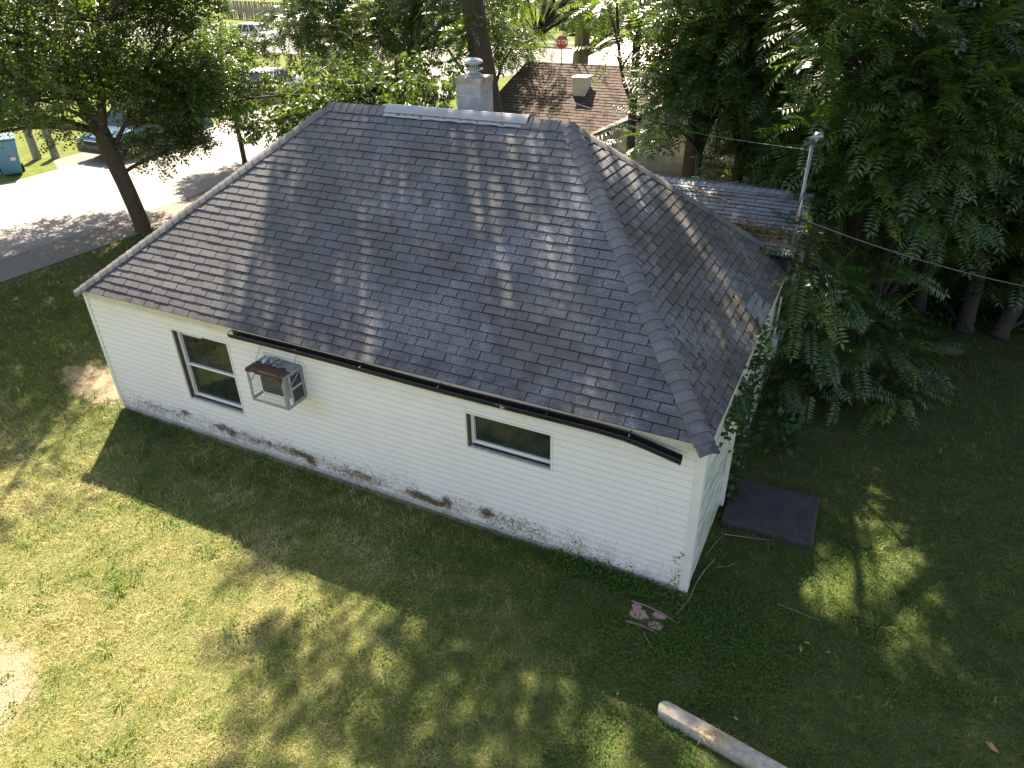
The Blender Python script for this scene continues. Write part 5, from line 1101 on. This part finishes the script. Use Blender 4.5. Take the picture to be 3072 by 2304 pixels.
for st in stems:
    g.tube(st, .009, 6)
    for a, b in zip(st, st[1:]):
        a, b = np.array(a), np.array(b); k = int(np.linalg.norm(b-a)*130); t = rg.uniform(0, 1, (k, 1)); pts.append(a+(b-a)*t+rg.normal(0, 1, (k, 3))*(.05, .13, .07))
g.build('stem', M['barkd'], vn); leafpile('leaves', '', np.concatenate(pts), .10, M['leaf_vine'], 'vine', parent=vn, seed=4)
bp = rg.normal(0, 1, (130, 3))*(.22, .25, .12)+(.55, 3.9, .45); bp[:, 2] = np.abs(bp[:, 2])
leafpile('broadleaf_plant', 'low broad leaved bright green plant beside the end wall beyond the slab', bp, .17, M['leaf_vine'], 'plant', .8, seed=6)
for i, (x, z0, z1, lab) in enumerate(((-.14, .1, .75, 'thin brown creeper on the front siding beside the corner trim'),)):
    ps = np.stack([x+rg.normal(0, .04, 26), np.full(26, -.03), rg.uniform(z0, z1, 26)], 1); leafpile('dried_creeper', lab, ps, .045, M['dry'], 'creeper', seed=8)

# ------------------------------------------------------------------ grass
def inside(x, y):
    h = (x > -L-.02) & (x < .02) & (y > -.03) & (y < 6.2); h |= (x > -4.1) & (x < .05) & (y > 6) & (y < 9.6); h |= (x > .09) & (x < 1.42) & (y > 1.54) & (y < 2.72)
    h |= (x > -1.4) & (y > 12); h |= x < -16.75-.1*(y-5)*.0
    return h
def blades(n, seed, area, lens, wid, dens):
    rg = np.random.default_rng(seed); x = rg.uniform(area[0], area[1], n); y = rg.uniform(area[2], area[3], n)
    dist = np.sqrt((x-CAM[0])**2+(y-CAM[1])**2+CAM[2]**2); keep = (rg.uniform(0, 1, n) < dens(dist)) & ~inside(x, y)
    bare = (((x+7.5)/1.0)**2+((y+5.2)/.75)**2 < .45+.9*vnoise(x, y, .25, 3)*vnoise(x, y, .09, 13)*2) | (((x+12.0)/1.05)**2+((y-.45)/.62)**2 < .4+.9*vnoise(x, y, .2, 4)*vnoise(x, y, .07, 14)*2) | (((x+.36)/.3)**2+((y+.6)/.2)**2 < .8) | (((x-.3-.1*vnoise(x, y, .3, 15))/.25)**2+((y+1.3)/.35)**2 < .4)
    thin = vnoise(x, y, .5, 5); keep &= ~(bare & (rg.uniform(0, 1, n) < .88)); f1 = vnoise(x, y, .085, 21); f2 = vnoise(x, y, .17, 22); keep &= rg.uniform(0, 1, n) < .30+.5*thin+.9*(f1*.5+f2*.5-.25)
    wallstrip = (y < 0) & (y > -.07) & (x < -1.6) & (x > -L); keep &= ~(wallstrip & (rg.uniform(0, 1, n) < .6))
    x, y, dist = x[keep], y[keep], dist[keep]; n = len(x); z = hz(x)-.005
    clump = vnoise(x, y, .35, 1); cl2 = vnoise(x, y, .10, 2); big = vnoise(x, y, 1.6, 6); dry = vnoise(x, y, .7, 7)
    fs = np.clip(dist/11, .9, 3); l = (lens[0]+(lens[1]-lens[0])*rg.uniform(0, 1, n))*(.5+1.15*cl2*(.5+clump))*np.clip(fs, 1, 1.35); w_ = wid*.85*rg.uniform(.7, 1.3, n)*fs
    az = rg.uniform(0, 2*math.pi, n); lean = rg.uniform(.35, 1.5, n); dx, dy = np.cos(az), np.sin(az); P = np.stack([x, y, z], 1)
    h = np.stack([dx*np.sin(lean), dy*np.sin(lean), np.cos(lean)], 1); s = np.stack([-dy, dx, np.zeros(n)], 1)*w_[:, None]*.5
    mid = P+h*l[:, None]*.55; lean2 = np.minimum(lean+rg.uniform(.1, .7, n), 1.62); h2 = np.stack([dx*np.sin(lean2), dy*np.sin(lean2), np.cos(lean2)], 1); tip = mid+h2*l[:, None]*.5
    V = np.stack([P-s, P+s, mid+s*.85, mid-s*.85, tip], 1).reshape(-1, 3); F = (np.array([(0, 1, 2), (0, 2, 3), (3, 2, 4)])[None]+5*np.arange(n)[:, None, None]).reshape(-1, 3)
    west = np.clip((-x-.3)/4, 0, 1)*np.clip((-y+.2)/2, .15, 1)       # the open front lawn is drier
    tone = .20+.18*big+.46*west+.30*(dry-.45)*(.4+west)+rg.normal(0, .13, n)+(rg.uniform(0, 1, n) < .05+.15*west*dry)*rg.uniform(.2, .5, n)
    tone += .42*(vnoise(x, y, .07, 23)-.5)+.34*(vnoise(x, y, .2, 24)-.5)
    nearwall = (y < .0) & (y > -.55) & (x > -9) & (x < -1.5); tone += nearwall*.22
    return V, F, np.repeat(np.clip(tone, 0, 1), 5)
parts = [blades(700000, 1, (-13, 6.5, -7.5, 2.5), (.035, .10), .0062, lambda d: np.clip((10.5/d)**2.0, 0, 1)),
         blades(330000, 2, (-17, 8, 2.5, 12.5), (.04, .10), .006, lambda d: np.clip((13/d)**2.0, 0, 1)),
         blades(90000, 3, (-17, -13, -7.5, 2.5), (.04, .08), .006, lambda d: np.clip((16/d)**2.0, 0, 1))]
base = 0; VV = []; FF = []; TT = []
for V, F, T in parts: VV.append(V); FF.append(F+base); TT.append(T); base += len(V)
go = tri_obj('grass', np.concatenate(VV), np.concatenate(FF), np.concatenate(TT), M['grass']); tag(go, 'short mown lawn grass, green in the shade and straw coloured in the open', 'grass', kind='stuff')
print('grass blades', base//5)
# clover and ground ivy near the corner
def ivy(seed, n, cx, cy, sx, sy):
    rg = np.random.default_rng(seed); x = cx+rg.normal(0, sx, n); y = cy+rg.normal(0, sy, n); k = ~inside(x, y) & (vnoise(x, y, .5, 9) > .3) & ~((((x+.36)/.42)**2+((y+.6)/.27)**2) < 1); x, y = x[k], y[k]; return np.stack([x, y, rg.uniform(.015, .07, len(x))], 1)
iv = np.concatenate([ivy(1, 9000, .3, -.6, .7, .6), ivy(2, 7000, 2.2, 1.2, 1.2, 1.2), ivy(3, 6000, 3.5, 5, 1.5, 2), ivy(4, 3500, -1.1, -.22, .7, .1)])
leafpile('clover', 'low clover and ground ivy round the near corner of the house', iv, .026, M['clover'], 'ground cover', .75, kind='stuff', seed=12, flat=.25, rw=1.0)
ws = np.concatenate([rg.normal(0, 1, (1400, 3))*(.75, .07, .05)+(-1.0, -.15, .06)]); ws[:, 2] = np.abs(ws[:, 2]); ws = ws[(ws[:, 0] < -.1)]
leafpile('weeds', 'leafy green weeds growing along the foot of the front wall', ws, .05, M['clover'], 'weeds', .7, kind='stuff', seed=13, flat=.8, rw=.5)
rgc = np.random.default_rng(33); nx = 60000; x = rgc.uniform(-9.5, 3.5, nx); y = rgc.uniform(-7, -.05, nx); k = (vnoise(x, y, .22, 31)*vnoise(x, y, .8, 32) > .30); x, y = x[k], y[k]
k = ~inside(x, y); x, y = x[k], y[k]; cvp = np.stack([x, y, rgc.uniform(.02, .055, len(x))], 1)
leafpile('lawn_weeds', 'small round leaved weeds growing through the front lawn', cvp, .030, M['clover'], 'weeds', .8, kind='stuff', seed=34, flat=.3, rw=.95)
ug = np.concatenate([rgc.normal(0, 1, (900, 3))*(.45, .3, .22)+(cx, cy, .12) for cx, cy in ((1.6, 10.6), (2.6, 11.1), (3.6, 11.2), (4.6, 11.1), (3.1, 10.5), (5.3, 10.8), (.9, 9.6), (2.2, 9.9))]); ug[:, 2] = np.abs(ug[:, 2]); ug = ug[ug[:, 1] < 11.95]
leafpile('undergrowth', 'dark leafy undergrowth at the foot of the tan wall', ug, .09, M['leaf_vine'], 'undergrowth', .6, kind='stuff', seed=35, flat=.6, rw=.6)
# longer tufts in the lawn
def tuft(x, y, n, l, lab, seed):
    rg = np.random.default_rng(seed); az = rg.uniform(0, 6.283, n); r = rg.uniform(0, .11, n); px, py = x+np.cos(az)*r, y+np.sin(az)*r; lean = rg.uniform(.2, 1.1, n); ll = l*rg.uniform(.5, 1.1, n)
    P = np.stack([px, py, hz(px)], 1); dx, dy = np.cos(az), np.sin(az); h = np.stack([dx*np.sin(lean), dy*np.sin(lean), np.cos(lean)], 1); s = np.stack([-dy, dx, 0*dx], 1)*.004; mid = P+h*ll[:, None]*.6; tip = mid+np.stack([dx, dy, .15-lean*.3], 1)*ll[:, None]*.5
    V = np.stack([P-s, P+s, mid+s, mid-s, tip], 1).reshape(-1, 3); F = (np.array([(0, 1, 2), (0, 2, 3), (3, 2, 4)])[None]+5*np.arange(n)[:, None, None]).reshape(-1, 3)
    tag(tri_obj('grass_tuft', V, F, np.full(len(V), .58)+np.repeat(rg.normal(0, .12, n), 5), M['grass']), lab, 'grass tuft', 'longer grass tufts in the lawn')
for i, (x, y, n, l, lab) in enumerate(((-7.05, -3.3, 70, .17, 'bright spiky tuft in the sunny lawn, upper of the left group'), (-6.35, -4.05, 60, .15, 'spiky tuft in the sunny lawn, middle of the left group'), (-5.55, -4.45, 60, .16, 'spiky tuft in the sunny lawn, lowest of the left group'),
                                      (2.0, .55, 90, .2, 'sunlit tuft on the shaded lawn right of the corner'), (2.35, .45, 80, .18, 'sunlit tuft beside the brightest one on the right lawn'), (-.12, -.12, 40, .25, 'arching tuft at the foot of the near corner'), (2.2, 1.9, 70, .18, 'tuft to the right of the dark slab'))):
    tuft(x, y, n, l, lab, 60+i)
